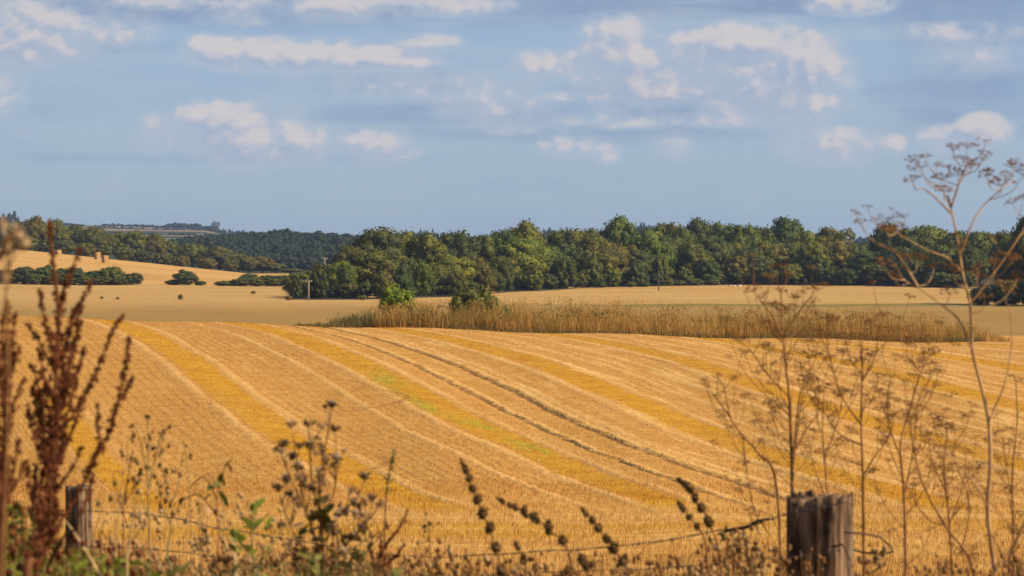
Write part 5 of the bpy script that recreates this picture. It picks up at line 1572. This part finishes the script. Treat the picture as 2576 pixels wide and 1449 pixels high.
# ---- undergrowth along the fence: one mass of leaves, stems and dry tops
def undergrowth(name, label, mats_key, n, ur, vfun, Yr, seed, kind):
    r = random.Random(seed); mb = MB()
    for k in range(n):
        u = r.uniform(*ur); Y = r.uniform(*Yr)
        v = vfun(u) + abs(r.gauss(0, 1)) * 34
        X = (u - CU) / F * Y; zb = gz(X, Y)
        top = P(u, v, Y); base = Vector((X + r.uniform(-.08, .08), Y + r.uniform(-.05, .05), zb))
        mid = base.lerp(top, .6) + Vector((r.uniform(-.03, .03), r.uniform(-.03, .03), 0))
        sm = [base, mid, top]
        if kind == 'grass':
            s = Vector((1, r.uniform(-.5, .5), 0)).normalized() * r.uniform(.0012, .0032)
            b = len(mb.v); tip = top + Vector((r.uniform(-.05, .05), 0, 0))
            mb.v += [base - s, base + s, mid + s, mid - s, tip]
            mb.f += [(b, b + 1, b + 2, b + 3), (b + 3, b + 2, b + 4)]
            continue
        mb.tube(sm, [.0018, .0013, .0007], 4, False)
        for q in range(r.randint(5, 11)):
            t = r.uniform(.0, .42); c = top.lerp(mid, t) + Vector((r.uniform(-.02, .02), r.uniform(-.02, .02), r.uniform(-.01, .01)))
            if kind == 'dry':
                mb.blob(c, r.uniform(.0022, .0062), 1.2, .35, r, (5, 4))
                if r.random() < .5: mb.leaf(c, c + Vector((r.uniform(-.02, .02), r.uniform(-.01, .01), r.uniform(-.02, .015))), .006, .2)
            else:
                d = Vector((r.uniform(-1, 1), r.uniform(-.6, .6), r.uniform(-.2, .8))).normalized() * r.uniform(.014, .036)
                mb.leaf(c, c + d, r.uniform(.008, .016), .2, r.uniform(-.8, .8))
    return tag(mb.build(name, mats_key, None, True), label, 'undergrowth', None, 'stuff')


vdry = lambda u: float(np.interp(u, [-50, 200, 320, 500, 640, 800, 1000, 1100, 1400, 1700, 1850, 1960, 2200, 2350, 2600], [1290, 1360, 1375, 1395, 1390, 1340, 1400, 1396, 1398, 1390, 1352, 1372, 1420, 1410, 1395]))
vgrn = lambda u: float(np.interp(u, [-50, 40, 120, 200, 300, 400, 560, 700, 900, 1000], [1240, 1290, 1365, 1375, 1400, 1430, 1415, 1385, 1380, 1440]))
undergrowth('dry_undergrowth', 'mass of dry brown weed tops along the foot of the picture', M_umbel, 460, (-60, 2620), lambda u: vdry(u) - 8, (5.2, 7.0), 1, 'dry')
undergrowth('dark_undergrowth', 'scattered dark burr tops among the dry weeds at the bottom', M_burr, 90, (640, 1980), vdry, (5.4, 6.6), 4, 'dry')
undergrowth('green_undergrowth', 'green leafy weeds filling the lower left corner', M_green, 130, (-60, 420), vgrn, (4.8, 6.2), 2, 'leaf')
undergrowth('dull_undergrowth', 'dull green and yellowing leaves along the lower left', M_dgreen, 230, (-60, 1100), vgrn, (4.8, 6.4), 3, 'leaf')
undergrowth('wispy_undergrowth', 'wispy tan weed tops standing over the upper wire at the left', M_tan, 26, (240, 740), lambda u: 1235 + 40 * math.sin(u * .05), (5.4, 6.6), 12, 'dry')
undergrowth('rust_undergrowth', 'rust-brown broken dock stems filling the lower left', M_rust, 60, (-60, 330), lambda u: vgrn(u) - 60, (4.4, 6.0), 7, 'dry')
undergrowth('dry_grass_tufts', 'pale dry grass blades along the fence line', M_grass, 900, (-60, 2000), lambda u: (vgrn(u) - 20 if u < 1000 else 1415), (4.8, 6.8), 5, 'grass')
undergrowth('tan_undergrowth', 'tan seeding weed tops mixed along the fence', M_tan, 120, (200, 2000), lambda u: vdry(u) - 4, (5.2, 6.8), 9, 'dry')

# ------------------------------------------------------------------ camera
cam = bpy.data.cameras.new('camera'); co = link(bpy.data.objects.new('camera', cam))
cam.sensor_width = 36.0; cam.lens = 36.0 * F / 2576.0
cam.clip_start = 0.1; cam.clip_end = 60000
co.location = (0, 0, 0); co.rotation_euler = (math.radians(90) - math.atan(124.5 / F), 0, 0)
cam.dof.use_dof = True; cam.dof.focus_distance = 210.0; cam.dof.aperture_fstop = 14.0; cam.dof.aperture_blades = 7
SC.camera = co
SC.view_settings.view_transform = 'Standard'; SC.view_settings.look = 'None'
SC.view_settings.exposure = EXPO; SC.view_settings.gamma = 1.0
SC.cycles.volume_bounces = 0
SC.cycles.max_bounces = 5
SC.cycles.transparent_max_bounces = 8
